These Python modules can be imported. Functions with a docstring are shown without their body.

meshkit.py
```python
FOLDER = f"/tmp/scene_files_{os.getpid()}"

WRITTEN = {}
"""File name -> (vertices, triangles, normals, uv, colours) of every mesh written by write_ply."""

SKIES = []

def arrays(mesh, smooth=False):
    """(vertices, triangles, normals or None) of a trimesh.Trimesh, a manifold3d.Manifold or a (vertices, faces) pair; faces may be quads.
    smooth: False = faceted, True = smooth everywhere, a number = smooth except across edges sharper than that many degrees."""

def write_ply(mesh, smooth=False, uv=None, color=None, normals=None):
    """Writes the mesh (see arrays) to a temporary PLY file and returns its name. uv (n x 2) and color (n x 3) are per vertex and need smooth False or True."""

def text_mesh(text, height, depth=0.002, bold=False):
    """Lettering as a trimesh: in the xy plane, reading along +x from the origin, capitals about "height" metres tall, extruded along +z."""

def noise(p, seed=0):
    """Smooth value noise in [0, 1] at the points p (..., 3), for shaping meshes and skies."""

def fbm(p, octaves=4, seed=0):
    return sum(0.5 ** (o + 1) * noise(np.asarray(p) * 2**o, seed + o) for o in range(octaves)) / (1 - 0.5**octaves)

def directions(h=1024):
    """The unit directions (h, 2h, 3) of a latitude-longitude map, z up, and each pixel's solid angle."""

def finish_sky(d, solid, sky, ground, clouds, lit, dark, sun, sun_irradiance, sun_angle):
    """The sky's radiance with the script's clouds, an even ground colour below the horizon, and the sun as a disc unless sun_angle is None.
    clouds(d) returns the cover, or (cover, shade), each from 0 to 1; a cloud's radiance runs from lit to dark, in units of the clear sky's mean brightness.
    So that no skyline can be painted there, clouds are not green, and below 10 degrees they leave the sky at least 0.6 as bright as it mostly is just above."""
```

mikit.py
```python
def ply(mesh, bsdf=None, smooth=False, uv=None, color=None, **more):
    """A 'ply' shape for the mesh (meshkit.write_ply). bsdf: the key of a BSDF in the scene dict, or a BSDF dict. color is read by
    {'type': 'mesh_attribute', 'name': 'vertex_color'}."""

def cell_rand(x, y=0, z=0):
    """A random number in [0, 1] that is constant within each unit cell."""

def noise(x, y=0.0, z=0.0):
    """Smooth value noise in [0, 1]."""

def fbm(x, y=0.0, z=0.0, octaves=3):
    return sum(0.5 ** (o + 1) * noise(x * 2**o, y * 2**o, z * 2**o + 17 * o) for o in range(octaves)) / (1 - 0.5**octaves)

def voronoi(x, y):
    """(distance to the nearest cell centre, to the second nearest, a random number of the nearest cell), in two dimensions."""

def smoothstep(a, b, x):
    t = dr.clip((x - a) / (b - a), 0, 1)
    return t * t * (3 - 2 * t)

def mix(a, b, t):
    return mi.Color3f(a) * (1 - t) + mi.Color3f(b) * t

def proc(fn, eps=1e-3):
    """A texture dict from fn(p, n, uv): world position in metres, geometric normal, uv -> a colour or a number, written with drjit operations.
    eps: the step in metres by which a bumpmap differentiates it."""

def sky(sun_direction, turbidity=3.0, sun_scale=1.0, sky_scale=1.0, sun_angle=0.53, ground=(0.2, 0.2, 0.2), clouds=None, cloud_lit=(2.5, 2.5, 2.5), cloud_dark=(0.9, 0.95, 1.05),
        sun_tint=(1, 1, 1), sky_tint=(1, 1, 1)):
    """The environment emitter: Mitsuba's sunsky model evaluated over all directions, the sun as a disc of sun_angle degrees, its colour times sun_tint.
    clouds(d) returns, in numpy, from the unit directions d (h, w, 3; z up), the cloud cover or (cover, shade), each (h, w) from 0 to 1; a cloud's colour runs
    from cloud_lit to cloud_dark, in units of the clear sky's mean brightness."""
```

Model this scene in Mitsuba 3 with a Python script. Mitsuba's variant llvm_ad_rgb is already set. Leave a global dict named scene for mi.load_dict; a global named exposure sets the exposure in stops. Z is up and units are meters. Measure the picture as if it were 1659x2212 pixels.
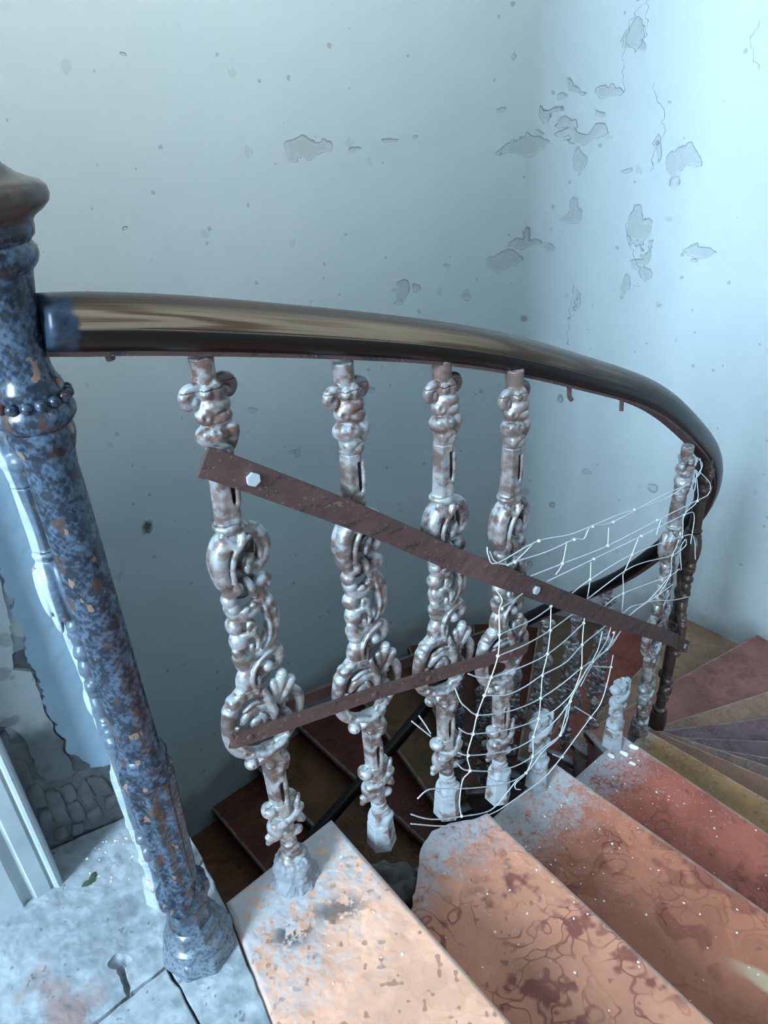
import math, random
import numpy as np
import trimesh, manifold3d, shapely.geometry as sg
import drjit as dr
import mitsuba as mi
import mikit
from mikit import noise, fbm, voronoi, smoothstep, mix, cell_rand
T = mi.ScalarTransform4f
scene = {'type': 'scene'}
labels = {}

# ------------------------------------------------------------------ camera, light, exposure
W, H, F = 1659, 2212, 1600.0
CAM = np.array([0, 0, 1.25])
FWD, UP = np.array([0, .862619, -.505854]), np.array([.056992, .505032, .861217])
scene['camera'] = {'type': 'perspective', 'fov': 2 * math.degrees(math.atan(W / 2 / F)), 'fov_axis': 'x', 'near_clip': .02, 'far_clip': 60.0,
                   'to_world': T().look_at(origin=CAM.tolist(), target=(CAM + FWD).tolist(), up=UP.tolist())}
exposure = 0.0
WINDOW_LIGHT = (52, 75, 95)         # the bright frosted panes of the two hall windows behind the viewer
SIDE_LIGHT = (47., 49., 46.)             # the panes of the side window of the landing, facing the blue sky
scene['sky'] = {'type': 'constant', 'radiance': {'type': 'rgb', 'value': [.02, .026, .03]}}

# ------------------------------------------------------------------ plan of the stair
C = np.array([.46, 2.15])                # centre of the half turn
AX = math.radians(40)
D2, N2 = np.array([math.cos(AX), math.sin(AX)]), np.array([-math.sin(AX), math.cos(AX)])
RW, RISE = 1.75, .13

# ------------------------------------------------------------------ helpers
def ref(b): return {'type': 'ref', 'id': b}
def tidy(key):
    if key not in scene: return key
    i = 1
    while f'{key}_{i:03d}' in scene: i += 1
    return f'{key}_{i:03d}'
USED = set()
def thing(name, label, cat, group=None, kind=None):
    k, i = name, 0
    while k in USED:
        i += 1; k = f'{name}_{i:03d}'
    USED.add(k); labels[k] = {'label': label}
    if kind: labels[k]['kind'] = kind
    if cat: labels[k]['category'] = cat
    if group: labels[k]['group'] = group
    return k
def part(parent, name, mesh, bsdf, smooth=35, label=None, uv=None, to_world=None):
    k = tidy(parent + '__' + name)
    s = mesh if isinstance(mesh, dict) else mikit.ply(mesh, bsdf, smooth=smooth, uv=uv)
    s = dict(s); s['bsdf'] = ref(bsdf)
    if to_world is not None: s['to_world'] = to_world
    scene[k] = s
    if label: labels[k] = {'label': label}
    return k
def whole(name, mesh, bsdf, label, cat, smooth=35, group=None, kind=None, uv=None):
    k = thing(name, label, cat, group, kind)
    scene[k] = mikit.ply(mesh, bsdf, smooth=smooth, uv=uv)
    return k
def catmull(P, n=6):
    P = np.asarray(P, float)
    if len(P) < 3: 
        t = np.linspace(0, 1, n + 1)[:, None]; return P[0] * (1 - t) + P[1] * t
    Q = np.vstack([2 * P[0] - P[1], P, 2 * P[-1] - P[-2]]); out = []
    for i in range(1, len(Q) - 2):
        a, b, c, d = Q[i - 1:i + 3]
        for t in np.linspace(0, 1, n, endpoint=False):
            out.append(.5 * (2 * b + (c - a) * t + (2 * a - 5 * b + 4 * c - d) * t * t + (3 * b - a - 3 * c + d) * t ** 3))
    return np.vstack(out + [P[-1]])
def sweep(path, profile, up=(0, 0, 1), scale=None):
    """profile: closed (m,2) outline (side, up) carried along the path; gives (mesh, uv = (length, angle share))."""
    P = np.asarray(path, float); m = len(profile); n = len(P)
    t = np.gradient(P, axis=0); t /= np.linalg.norm(t, axis=1, keepdims=True)
    s = np.cross(t, up); s /= np.linalg.norm(s, axis=1, keepdims=True)
    u = np.cross(s, t); pr = np.asarray(profile, float)
    k = np.ones(n) if scale is None else np.asarray(scale)
    V = P[:, None] + (s[:, None] * pr[None, :, :1] + u[:, None] * pr[None, :, 1:]) * k[:, None, None]
    L = np.r_[0, np.cumsum(np.linalg.norm(np.diff(P, axis=0), axis=1))]
    uv = np.stack(np.broadcast_arrays(L[:, None], (np.arange(m) / m)[None]), -1)
    i, j = np.meshgrid(np.arange(n - 1), np.arange(m), indexing='ij'); jn = (j + 1) % m
    q = np.stack([i * m + j, i * m + jn, (i + 1) * m + jn, (i + 1) * m + j], -1).reshape(-1, 4)
    f = np.vstack([q[:, [0, 1, 2]], q[:, [0, 2, 3]]])
    V2 = np.vstack([V.reshape(-1, 3), P[0], P[-1]]); uv2 = np.vstack([uv.reshape(-1, 2), [0, 0], [L[-1], 0]])
    a = np.arange(m); c0 = np.stack([a * 0 + n * m, (a + 1) % m, a], 1); c1 = np.stack([a * 0 + n * m + 1, a + (n - 1) * m, (a + 1) % m + (n - 1) * m], 1)
    me = trimesh.Trimesh(V2, np.vstack([f, c0, c1]), process=False)
    if me.volume < 0: me.invert()
    return me, uv2
def circle(r, m=8, ry=None):
    a = np.arange(m) * 2 * np.pi / m
    return np.stack([np.cos(a) * r, np.sin(a) * (ry or r)], 1)
def tube(path, r, m=6, smooth_n=0):
    P = catmull(path, smooth_n) if smooth_n else np.asarray(path, float)
    t = P[-1] - P[0]; up = (0, 0, 1) if abs(t[2]) < .8 * np.linalg.norm(t) else (.31, .95, 0)
    return sweep(P, circle(r, m), up)[0]
def lathe(prof, m=32, fn=None):
    """prof: (r, z) pairs bottom to top; fn(angle, z) multiplies the radius."""
    pr = np.asarray(prof, float); a = np.arange(m) * 2 * np.pi / m; V = []
    for r, z in pr:
        k = np.ones(m) if fn is None else fn(a, z)
        V.append(np.stack([np.cos(a) * r * k, np.sin(a) * r * k, np.full(m, z)], 1))
    V = np.vstack(V + [[[0, 0, pr[0, 1]]], [[0, 0, pr[-1, 1]]]]); n = len(pr); f = []
    for i in range(n - 1):
        for j in range(m):
            k = (j + 1) % m; f += [(i * m + j, i * m + k, (i + 1) * m + k), (i * m + j, (i + 1) * m + k, (i + 1) * m + j)]
    for j in range(m):
        k = (j + 1) % m; f += [(n * m, k, j), (n * m + 1, (n - 1) * m + j, (n - 1) * m + k)]
    me = trimesh.Trimesh(V, np.array(f), process=False)
    if me.volume < 0: me.invert()
    return me
def man(points): return manifold3d.Manifold.hull_points(np.asarray(points, float))
def tm(m):
    if isinstance(m, trimesh.Trimesh): return m
    q = m.to_mesh(); return trimesh.Trimesh(np.array(q.vert_properties[:, :3]), np.array(q.tri_verts), process=False)
def extrude(poly, z0, z1):
    if isinstance(poly, (list, np.ndarray)): poly = sg.Polygon(poly)
    me = trimesh.creation.extrude_polygon(poly, z1 - z0); me.apply_translation([0, 0, z0]); return me
def to_man(me):
    me = me.copy(); me.merge_vertices()
    return manifold3d.Manifold(manifold3d.Mesh(np.asarray(me.vertices, np.float32), np.asarray(me.faces, np.uint32)))
def soft_slab(poly, z0, z1, r=.012, bottom=True, n=5):
    """A convex slab whose top (and bottom) edges are rounded by r."""
    P = sg.Polygon(poly); pts = []
    for k in range(n + 1):
        a = k / n * math.pi / 2
        ring = np.array(P.buffer(-r * (1 - math.cos(a)), join_style=2).exterior.coords)[:-1]
        pts.append(np.c_[ring, np.full(len(ring), z1 - r + r * math.sin(a))])
        pts.append(np.c_[ring, np.full(len(ring), z0 + r - r * math.sin(a))] if bottom else np.c_[np.array(P.exterior.coords)[:-1], np.full(len(P.exterior.coords) - 1, z0)])
    return man(np.vstack(pts))
rng = np.random.default_rng(7)
def vnoise(p, f, seed=0):
    """numpy value noise in [-1, 1]"""
    p = np.asarray(p, float) * f + seed * 17.3; i = np.floor(p); t = p - i; t = t * t * (3 - 2 * t); out = 0
    for c in range(8):
        o = np.array([c & 1, c >> 1 & 1, c >> 2 & 1]); w = np.prod(np.where(o, t, 1 - t), axis=1); q = (i + o) @ np.array([127.1, 311.7, 74.7])
        out = out + w * ((np.sin(q) * 43758.5453) % 1)
    return 2 * out - 1
def rough_mesh(me, amp, f, seed=0):
    me = me.copy(); me.merge_vertices(); n = me.vertex_normals
    d = vnoise(me.vertices, f, seed) + .5 * vnoise(me.vertices, 2.3 * f, seed + 3)
    me.vertices = me.vertices + n * (amp * d)[:, None]; return me

# ------------------------------------------------------------------ materials
def principled(col, rough=.6, spec=.5, **more):
    return {'type': 'principled', 'base_color': col if isinstance(col, dict) else {'type': 'rgb', 'value': list(col)}, 'roughness': rough, 'specular': spec, **more}
def bump(b, fn, eps=1e-3, scale=1.0): return {'type': 'bumpmap', 'arbitrary': mikit.proc(fn, eps), 'scale': scale, 'bsdf': b}
def material(key, b): scene[key] = {'type': 'twosided', 'bsdf': b}

CHIPS = [[0.479,0.993,0.111,0.052],[0.724,0.975,0.036,0.017],[0.893,0.999,0.04,0.012],[1.015,1.007,0.013,0.01],[1.734,1.17,0.041,0.04],[1.886,1.155,0.064,0.02],[1.981,1.358,0.052,0.05],[1.518,0.931,0.118,0.043],[1.795,0.976,0.128,0.038],[1.758,0.861,0.034,0.075],[1.607,1.069,0.019,0.047],[1.648,1.086,0.042,0.015],[1.58,0.99,0.03,0.019],[1.416,1.09,0.026,0.011],[2.243,0.856,0.079,0.056],[1.764,0.646,0.048,0.059],[1.437,0.421,0.093,0.068],[1.55,0.497,0.068,0.035],[1.665,0.473,0.045,0.022],[2.074,0.576,0.047,0.103],[2.125,0.418,0.039,0.085],[2.361,0.486,0.061,0.045],[0.922,0.29,0.061,0.058],[1.008,0.305,0.024,0.033],[1.142,0.393,0.019,0.012],[1.25,0.241,0.019,0.043],[2.063,0.292,0.031,0.056],[0.693,-0.208,0.052,0.032],[1.821,0.211,0.014,0.058],[1.865,1.068,0.028,0.015],[1.704,1.018,0.052,0.023],[1.461,1.295,0.01,0.016],[-0.288,1.368,0.017,0.007],[-0.421,0.776,0.014,0.007],[0.042,-0.174,0.021,0.019],[0.256,-0.487,0.019,0.024],[-0.826,-0.782,0.015,0.029],[1.977,-0.757,0.031,0.018],[1.603,-0.936,0.054,0.038],[2.125,0.913,0.014,0.075],[2.024,0.818,0.021,0.018]]
CRACKS = [[(2.02,1.62),(2.014,1.473),(1.95,1.413),(1.94,1.33),(1.938,1.227),(1.954,1.138)],[(1.94,1.33),(1.989,1.293),(2.021,1.342),(2.014,1.473)],[(2.072,1.168),(2.129,1.06),(2.147,.987),(2.117,.894),(2.107,.818)],[(2.051,.678),(2.025,.574),(2.124,.341)],[(1.802,.304),(1.792,.139),(1.791,-.009)],[(2.463,1.361),(2.44,1.3),(2.494,1.201)]]
def chip_mask(s, z):
    """1 inside the flaked patches of the wall's paint, with ragged edges."""
    wx, wy = (fbm(s * 15, z * 15, 3.1, 4) - .5) * .17, (fbm(s * 15, z * 15, 9.7, 4) - .5) * .14
    best = mi.Float(-9)
    for cx, cz, rx, rz in CHIPS:
        m = min(rx, rz); k = m / .03
        k = min(1.0, max(.3, k))
        best = dr.maximum(best, (.88 - dr.sqrt(dr.square((s + wx * k - cx) / rx) + dr.square((z + wy * k - cz) / rz))) * m)
    nn = fbm(s * 9, z * 9, 1.7, 2)
    best = dr.maximum(best, (nn - .80) * .05 - .004 * (1 - smoothstep(1.2, 1.8, s)) )
    return best
def crack_dist(s, z):
    wx, wy = (noise(s * 60, z * 60, 2.0) - .5) * .02, (noise(s * 60, z * 60, 5.0) - .5) * .02
    d = mi.Float(9)
    for line in CRACKS:
        for (ax, az), (bx, bz) in zip(line[:-1], line[1:]):
            ex, ez = bx - ax, bz - az; t = dr.clip(((s + wx - ax) * ex + (z + wy - az) * ez) / (ex * ex + ez * ez), 0, 1)
            d = dr.minimum(d, dr.sqrt(dr.square(s + wx - ax - t * ex) + dr.square(z + wy - az - t * ez)))
    return d
def specks(s, z, f, thr):
    a, b, r = voronoi(s * f, z * f)
    a = a + .10 * (fbm(s * 90, z * 60, 1.0, 2) - .5)
    return dr.select((a < .02 + .075 * r) & (cell_rand(r * 9999) > thr), 1.0, 0.0)
def wall_height(p, n, uv):
    s, z = uv.x, uv.y
    m = chip_mask(s, z)
    h = -.004 * smoothstep(-.001, .002, m) - .0016 * smoothstep(.006, .008, m)
    h = h + .0011 * fbm(s * 28, z * 28, 4.4, 3) + .004 * fbm(s * 5, z * 5, 8.0, 2)
    return h
def wall_col(p, n, uv):
    s, z = uv.x, uv.y
    m = chip_mask(s, z)
    c = mix((.57, .62, .625), (.63, .675, .68), fbm(s * 2.2, z * 2.2, .5, 4))
    c = mix(c, (.54, .58, .58), smoothstep(-.0005, .001, m))
    c = mix(c, (.30, .325, .325), .85 * dr.exp(-dr.square((m - .0004) / .0011)) * smoothstep(.30, .50, fbm(s * 26, z * 26, 6.0, 3)))
    c = mix(c, (.48, .51, .505), .7 * smoothstep(.009, .014, m + .012 * (fbm(s * 40, z * 40, 2., 3) - .5)))
    c = mix(c, (.25, .27, .25), .5 * specks(s, z, 9, .84) + .2 * specks(s + 5, z * .8, 4, .8))
    c = mix(c, (.20, .22, .21), .7 * (1 - smoothstep(.0005, .0025, crack_dist(s, z))))
    d = dr.sqrt(dr.square(s + .629) + dr.square(z + .567) * .8) + (fbm(s * 40, z * 40) - .5) * .03
    c = mix(c, (.10, .13, .10), 1 - smoothstep(.012, .04, d))
    base = dr.select(s < 0, -2.13 + .39 * s, dr.select(s < 1.56, -2.13 + .165 * s, -1.87 + .287 * (s - 1.56)))
    dirt = (1 - smoothstep(-.03, .13, z - base + .16 * (fbm(s * 6, z * 6, 3.0, 4) - .5)))
    return mix(c, (.17, .18, .16), .6 * dirt)
material('plaster_wall', bump(principled(mikit.proc(wall_col), .75, .3), wall_height, 1e-3))

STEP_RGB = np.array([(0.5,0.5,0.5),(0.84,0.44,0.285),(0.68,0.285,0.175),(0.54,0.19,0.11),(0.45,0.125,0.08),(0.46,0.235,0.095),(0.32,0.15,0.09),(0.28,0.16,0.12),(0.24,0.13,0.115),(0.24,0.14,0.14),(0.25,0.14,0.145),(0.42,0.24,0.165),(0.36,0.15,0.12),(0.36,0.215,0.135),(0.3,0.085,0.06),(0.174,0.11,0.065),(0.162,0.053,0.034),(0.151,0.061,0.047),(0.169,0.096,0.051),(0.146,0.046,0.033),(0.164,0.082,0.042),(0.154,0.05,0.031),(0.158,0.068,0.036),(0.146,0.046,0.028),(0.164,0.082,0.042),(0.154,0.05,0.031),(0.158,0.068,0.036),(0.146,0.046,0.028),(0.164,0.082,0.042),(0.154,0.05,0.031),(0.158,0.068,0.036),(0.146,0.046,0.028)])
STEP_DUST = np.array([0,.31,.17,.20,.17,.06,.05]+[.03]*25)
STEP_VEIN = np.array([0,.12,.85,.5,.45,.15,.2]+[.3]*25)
def lut(a, i): return dr.gather(mi.Float, mi.Float(np.ascontiguousarray(a, np.float32)), i)
def stone_col(p, n, uv):
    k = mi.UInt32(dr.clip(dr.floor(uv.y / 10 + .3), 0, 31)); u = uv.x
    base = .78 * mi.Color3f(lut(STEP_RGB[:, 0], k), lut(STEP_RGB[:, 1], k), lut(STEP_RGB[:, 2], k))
    x, y, z = p.x + mi.Float(k) * 3.7, p.y, p.z * 1.0
    wx, wy = fbm(x * 14, y * 14, z * 14, 3) - .5, fbm(x * 14 + 31, y * 14, z * 14, 3) - .5
    c = base * (.52 + .95 * fbm(x * 8, y * 8, z * 8, 5))
    a, b, r = voronoi(x * 15 + wx * 5.5, y * 15 + wy * 5.5)
    c = c * (.94 + .12 * r)
    zone = smoothstep(.36, .56, fbm(x * 4 + 9, y * 4, z * 4, 3))
    vein = (1 - smoothstep(.02, .19, b - a)) * (.12 + .88 * zone) * smoothstep(.3, .55, fbm(x * 11 + 3, y * 11, 5., 3))
    blot = smoothstep(.54, .64, fbm(x * 19 + 5, y * 19, z * 19, 4)) * zone
    vs = lut(STEP_VEIN, k)
    c = mix(c, base * mi.Color3f(.40, .30, .36) * (.7 + .6 * fbm(x * 30, y * 30, z * 30, 3)), dr.clip(vs * (vein * .95 + blot * 1.1), 0, .95))
    c = mix(c, (.42, .36, .32), .55 * (1 - smoothstep(.003, .016, dr.abs(uv.y - 10 * mi.Float(k)) + .012 * (fbm(x * 40, y * 40, 0., 3) - .5))) * dr.select(n.z > -.2, 1., 0.))
    pit = smoothstep(.72, .80, fbm(x * 75, y * 75, z * 75, 2))
    c = mix(c, (.16, .07, .05), .55 * pit)
    # step 4's pale scar, step 1's soot stains
    d3 = dr.abs((p.x - .80) * .5 + (p.y - .66) * .86 + .05 * (fbm(p.x * 9, p.y * 9) - .5)); 
    c = dr.select(k == 3, mix(c, (.52, .38, .24), .8 * (1 - smoothstep(.006, .018, d3)) * smoothstep(.60, .66, p.x)), c)
    # pale dust blown against the inner ends of the treads
    w = lut(STEP_DUST, k)
    g = .5 * fbm(x * 60, y * 60, z * 60, 3) + .5 * fbm(x * 190, y * 190, z * 190, 3); g2 = fbm(x * 5, y * 5, z * 5, 3)
    dust = (1 - smoothstep(.25 * w, w * 1.15, u + .14 * (g2 - .5))) * smoothstep(.38, .66, g + .24 * (.72 - u / w)) * dr.select(n.z > .3, 1.0, .35)
    fl = smoothstep(.74, .80, fbm(x * 170, y * 170, 3., 3)) * (1 - smoothstep(.15, .55, u)) * dr.select(n.z > .5, .8, 0.)
    c = mix(c, (.38, .415, .44), dr.clip(dust * .78 + fl * .7, 0, 1) * dr.select(w > 0, 1., 0.))
    d1, d2 = dr.sqrt(dr.square(p.x - -0.199) + dr.square((p.y - 0.730) * 1.3)), dr.sqrt(dr.square((p.x - -0.119) * .8 - (p.y - 0.769) * .5) + dr.square((p.y - 0.769) * 1.6))
    grain = fbm(x * 75, y * 75, 3., 4)
    soot = dr.maximum((1 - smoothstep(.010, .048, d1)) * smoothstep(.36, .50, grain), .85 * (1 - smoothstep(.008, .060, d2)) * smoothstep(.40, .54, grain))
    c = dr.select((k == 1) & (n.z > .5), mix(c, (.055, .05, .05), .88 * soot), c)
    return c
def stone_bump(p, n, uv):
    near = 1 - smoothstep(.12, .40, uv.x + .1 * (fbm(p.x * 9, p.y * 9, p.z * 9, 2) - .5))
    return .0042 * near * fbm(p.x * 62, p.y * 62, p.z * 62, 4) + .0006 * fbm(p.x * 90, p.y * 90, p.z * 90, 3)
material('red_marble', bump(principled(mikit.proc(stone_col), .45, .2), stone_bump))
def floor_col(p, n, uv):
    x, y = p.x, p.y
    c = mix((.20, .22, .235), (.36, .38, .395), smoothstep(.25, .75, .6 * fbm(x * 14, y * 14, 1., 4) + .4 * fbm(x * 70, y * 70, 4., 3)))
    red = smoothstep(.47, .66, fbm(x * 13 + 4, y * 13, 2., 4)) * smoothstep(-.40, -.52, x + .35 * (y - .6)) * smoothstep(.74, .66, y)
    c = mix(c, (.28, .14, .11), .7 * red)
    c = mix(c, (.30, .17, .14), .5 * smoothstep(.60, .72, fbm(x * 22 + 9, y * 22, 3., 4)) * smoothstep(.60, .40, y))
    c = mix(c, (.15, .16, .175), .4 * smoothstep(.50, .75, fbm(x * 30, y * 30, 7., 4)))
    c = mix(c, (.09, .09, .09), .6 * smoothstep(.77, .82, fbm(x * 80, y * 80, 7., 3)))
    return c
def floor_bump(p, n, uv): return .006 * fbm(p.x * 40, p.y * 40, p.z * 40, 5)
material('dusty_stone', bump(principled(mikit.proc(floor_col), .7, .4), floor_bump))
def iron_col(p, n, uv):
    a = fbm(p.x * 38, p.y * 38, p.z * 30, 4); b = fbm(p.x * 90 + 7, p.y * 90, p.z * 90, 3)
    c = mix((.125, .082, .068), (.25, .19, .165), smoothstep(.38, .62, a))
    c = mix(c, (.165, .11, .09), .5 * smoothstep(.55, .68, fbm(p.x * 24 + 3, p.y * 24, p.z * 17, 3)))
    c = mix(c, (.05, .055, .065), .6 * smoothstep(.64, .72, b))
    c = mix(c, (.13, .06, .04), .85 * smoothstep(.76, .90, p.z + .10 * (a - .5)) * smoothstep(.25, .50, a))
    up = smoothstep(.0, .9, n.z)
    low = 1 - smoothstep(.0, .45, p.z - .95 + 1.0 * smoothstep(-.3, .3, p.x - 0.02) * .55)
    c = mix(c, (.40, .41, .41), dr.clip(.75 * up * smoothstep(.3, .6, b) + .55 * low * smoothstep(.42, .62, b * .6 + a * .4), 0, 1))
    return c
material('cast_iron', principled(mikit.proc(iron_col), .40, .5, metallic=.28))
material('dark_iron', principled(mikit.proc(lambda p, n, uv: mix((.030, .018, .014), (.085, .05, .038), fbm(p.x * 45, p.y * 45, p.z * 30, 4))), .4, .5, metallic=.2))
def dusty_col(p, n, uv):
    return mix(iron_col(p, n, uv), mix((.26, .29, .31), (.40, .42, .43), fbm(p.x * 70, p.y * 70, p.z * 70, 3)), .85 * smoothstep(.30, .55, fbm(p.x * 42, p.y * 42, p.z * 42, 4)))
material('dusty_iron', principled(mikit.proc(dusty_col), .6, .3))
def navy_col(p, n, uv):
    a = fbm(p.x * 70, p.y * 70, p.z * 45, 4); b = fbm(p.x * 260, p.y * 260, p.z * 190 + 3, 3)
    c = mix((.006, .010, .018), (.062, .088, .125), smoothstep(.34, .68, a * .45 + b * .55))
    c = mix(c, (.009, .012, .018), .85 * smoothstep(.54, .64, fbm(p.x * 110 + 3, p.y * 110, p.z * 70, 4)))
    c = mix(c, (.06, .028, .016), .85 * smoothstep(.62, .69, fbm(p.x * 60 + 8, p.y * 60, p.z * 34, 4)))
    c = mix(c, (.20, .11, .07), smoothstep(.735, .755, fbm(p.x * 75 + 2, p.y * 75, p.z * 44, 3)))
    low = 1 - smoothstep(.02, .16, p.z + .08 * (b - .5))
    return mix(c, (.15, .185, .215), low * (.35 + .50 * smoothstep(.3, .6, b)))
material('navy_paint', principled(mikit.proc(navy_col), .26, .6))
def finial_col(p, n, uv):
    c = navy_col(p, n, uv)
    return mix(c, mix((.028, .016, .012), (.10, .06, .045), fbm(p.x * 60, p.y * 60, p.z * 90, 4)), smoothstep(1.140, 1.165, p.z + .02 * (fbm(p.x * 40, p.y * 40, p.z * 40) - .5)))
material('finial_paint', principled(mikit.proc(finial_col), .28, .5))
def splash_col(p, n, uv):
    c = mix(navy_col(p, n, uv), (.12, .16, .20), .5)
    side = (p.x + .438) * -.93 + (p.y - .813) * -.37 - .011 + .014 * (fbm(p.x * 30, p.y * 30, p.z * 9, 3) - .5)
    w = smoothstep(-.001, .001, side + .004)
    c = mix(c, mix((.40, .43, .45), (.24, .28, .32), fbm(p.x * 40, p.y * 40, p.z * 40)), w)
    return mix(c, (.5, .12, .08), .7 * w * smoothstep(.74, .77, fbm(p.x * 90, p.y * 90, p.z * 90, 2)))
material('splashed_paint', principled(mikit.proc(splash_col), .35, .5))
def step_(a, x): return dr.select(x > a, 1.0, 0.0)
def wood_col(p, n, uv):
    s, v = uv.x, uv.y
    w = fbm(s * 3, v * 9, .7, 3)
    fig = fbm(s * 1.7 + .3, v * 5 + s * .35, .7, 3)
    ring = dr.sin(46 * fig + 26 * v) * .5 + .5
    g = fbm(s * 9, v * 160, 2., 3)
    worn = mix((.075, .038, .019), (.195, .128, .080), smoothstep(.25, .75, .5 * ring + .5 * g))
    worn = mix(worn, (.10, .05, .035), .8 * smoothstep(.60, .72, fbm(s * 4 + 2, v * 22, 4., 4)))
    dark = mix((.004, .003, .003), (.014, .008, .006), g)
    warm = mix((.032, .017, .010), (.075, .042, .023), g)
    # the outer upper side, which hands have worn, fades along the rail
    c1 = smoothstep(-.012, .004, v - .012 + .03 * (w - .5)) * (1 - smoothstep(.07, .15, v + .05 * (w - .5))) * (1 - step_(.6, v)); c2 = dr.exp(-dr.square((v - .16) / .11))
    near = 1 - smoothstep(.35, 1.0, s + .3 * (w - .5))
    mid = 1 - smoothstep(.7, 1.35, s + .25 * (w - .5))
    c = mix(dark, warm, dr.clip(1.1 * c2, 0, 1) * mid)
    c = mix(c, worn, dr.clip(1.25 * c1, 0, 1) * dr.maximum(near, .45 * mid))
    return mix(c, mix((.006, .010, .018), (.035, .052, .075), fbm(p.x * 120, p.y * 120, p.z * 120)), 1 - smoothstep(.024, .032, s + .02 * (fbm(p.x * 60, p.y * 60, p.z * 60) - .5)))
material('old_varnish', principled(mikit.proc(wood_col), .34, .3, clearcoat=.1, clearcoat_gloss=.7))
def rust_col(p, n, uv):
    a = fbm(p.x * 60, p.y * 60, p.z * 60, 4); b = fbm(p.x * 160, p.y * 160, p.z * 160, 3)
    c = mix((.055, .025, .021), (.10, .052, .045), a)
    c = mix(c, (.025, .02, .02), .85 * smoothstep(.56, .66, .5 * b + .5 * fbm(p.x * 22, p.y * 22, p.z * 60, 3)))
    return mix(c, (.17, .115, .10), .6 * smoothstep(.68, .74, b))
material('rusty_iron', principled(mikit.proc(rust_col), .6, .4))
material('galvanised', principled((.62, .66, .68), .35, .5, metallic=.5))
material('wire', principled((.66, .69, .70), .4, .5, metallic=.2))
def trim_col(p, n, uv):
    return mix((.30, .34, .35), (.46, .49, .50), fbm(p.x * 30, p.y * 30, p.z * 14, 4))
material('white_gloss', principled(mikit.proc(trim_col), .35, .5))
def coat_bump(p, n, uv): return .003 * fbm(p.x * 75, p.y * 75, p.z * 75, 3)
def coat_col(p, n, uv): return mix((.24, .33, .41), (.30, .40, .48), fbm(p.x * 20, p.y * 20, p.z * 20, 4))
material('blue_coat', bump(principled(mikit.proc(coat_col), .55, .4), coat_bump))
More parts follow.
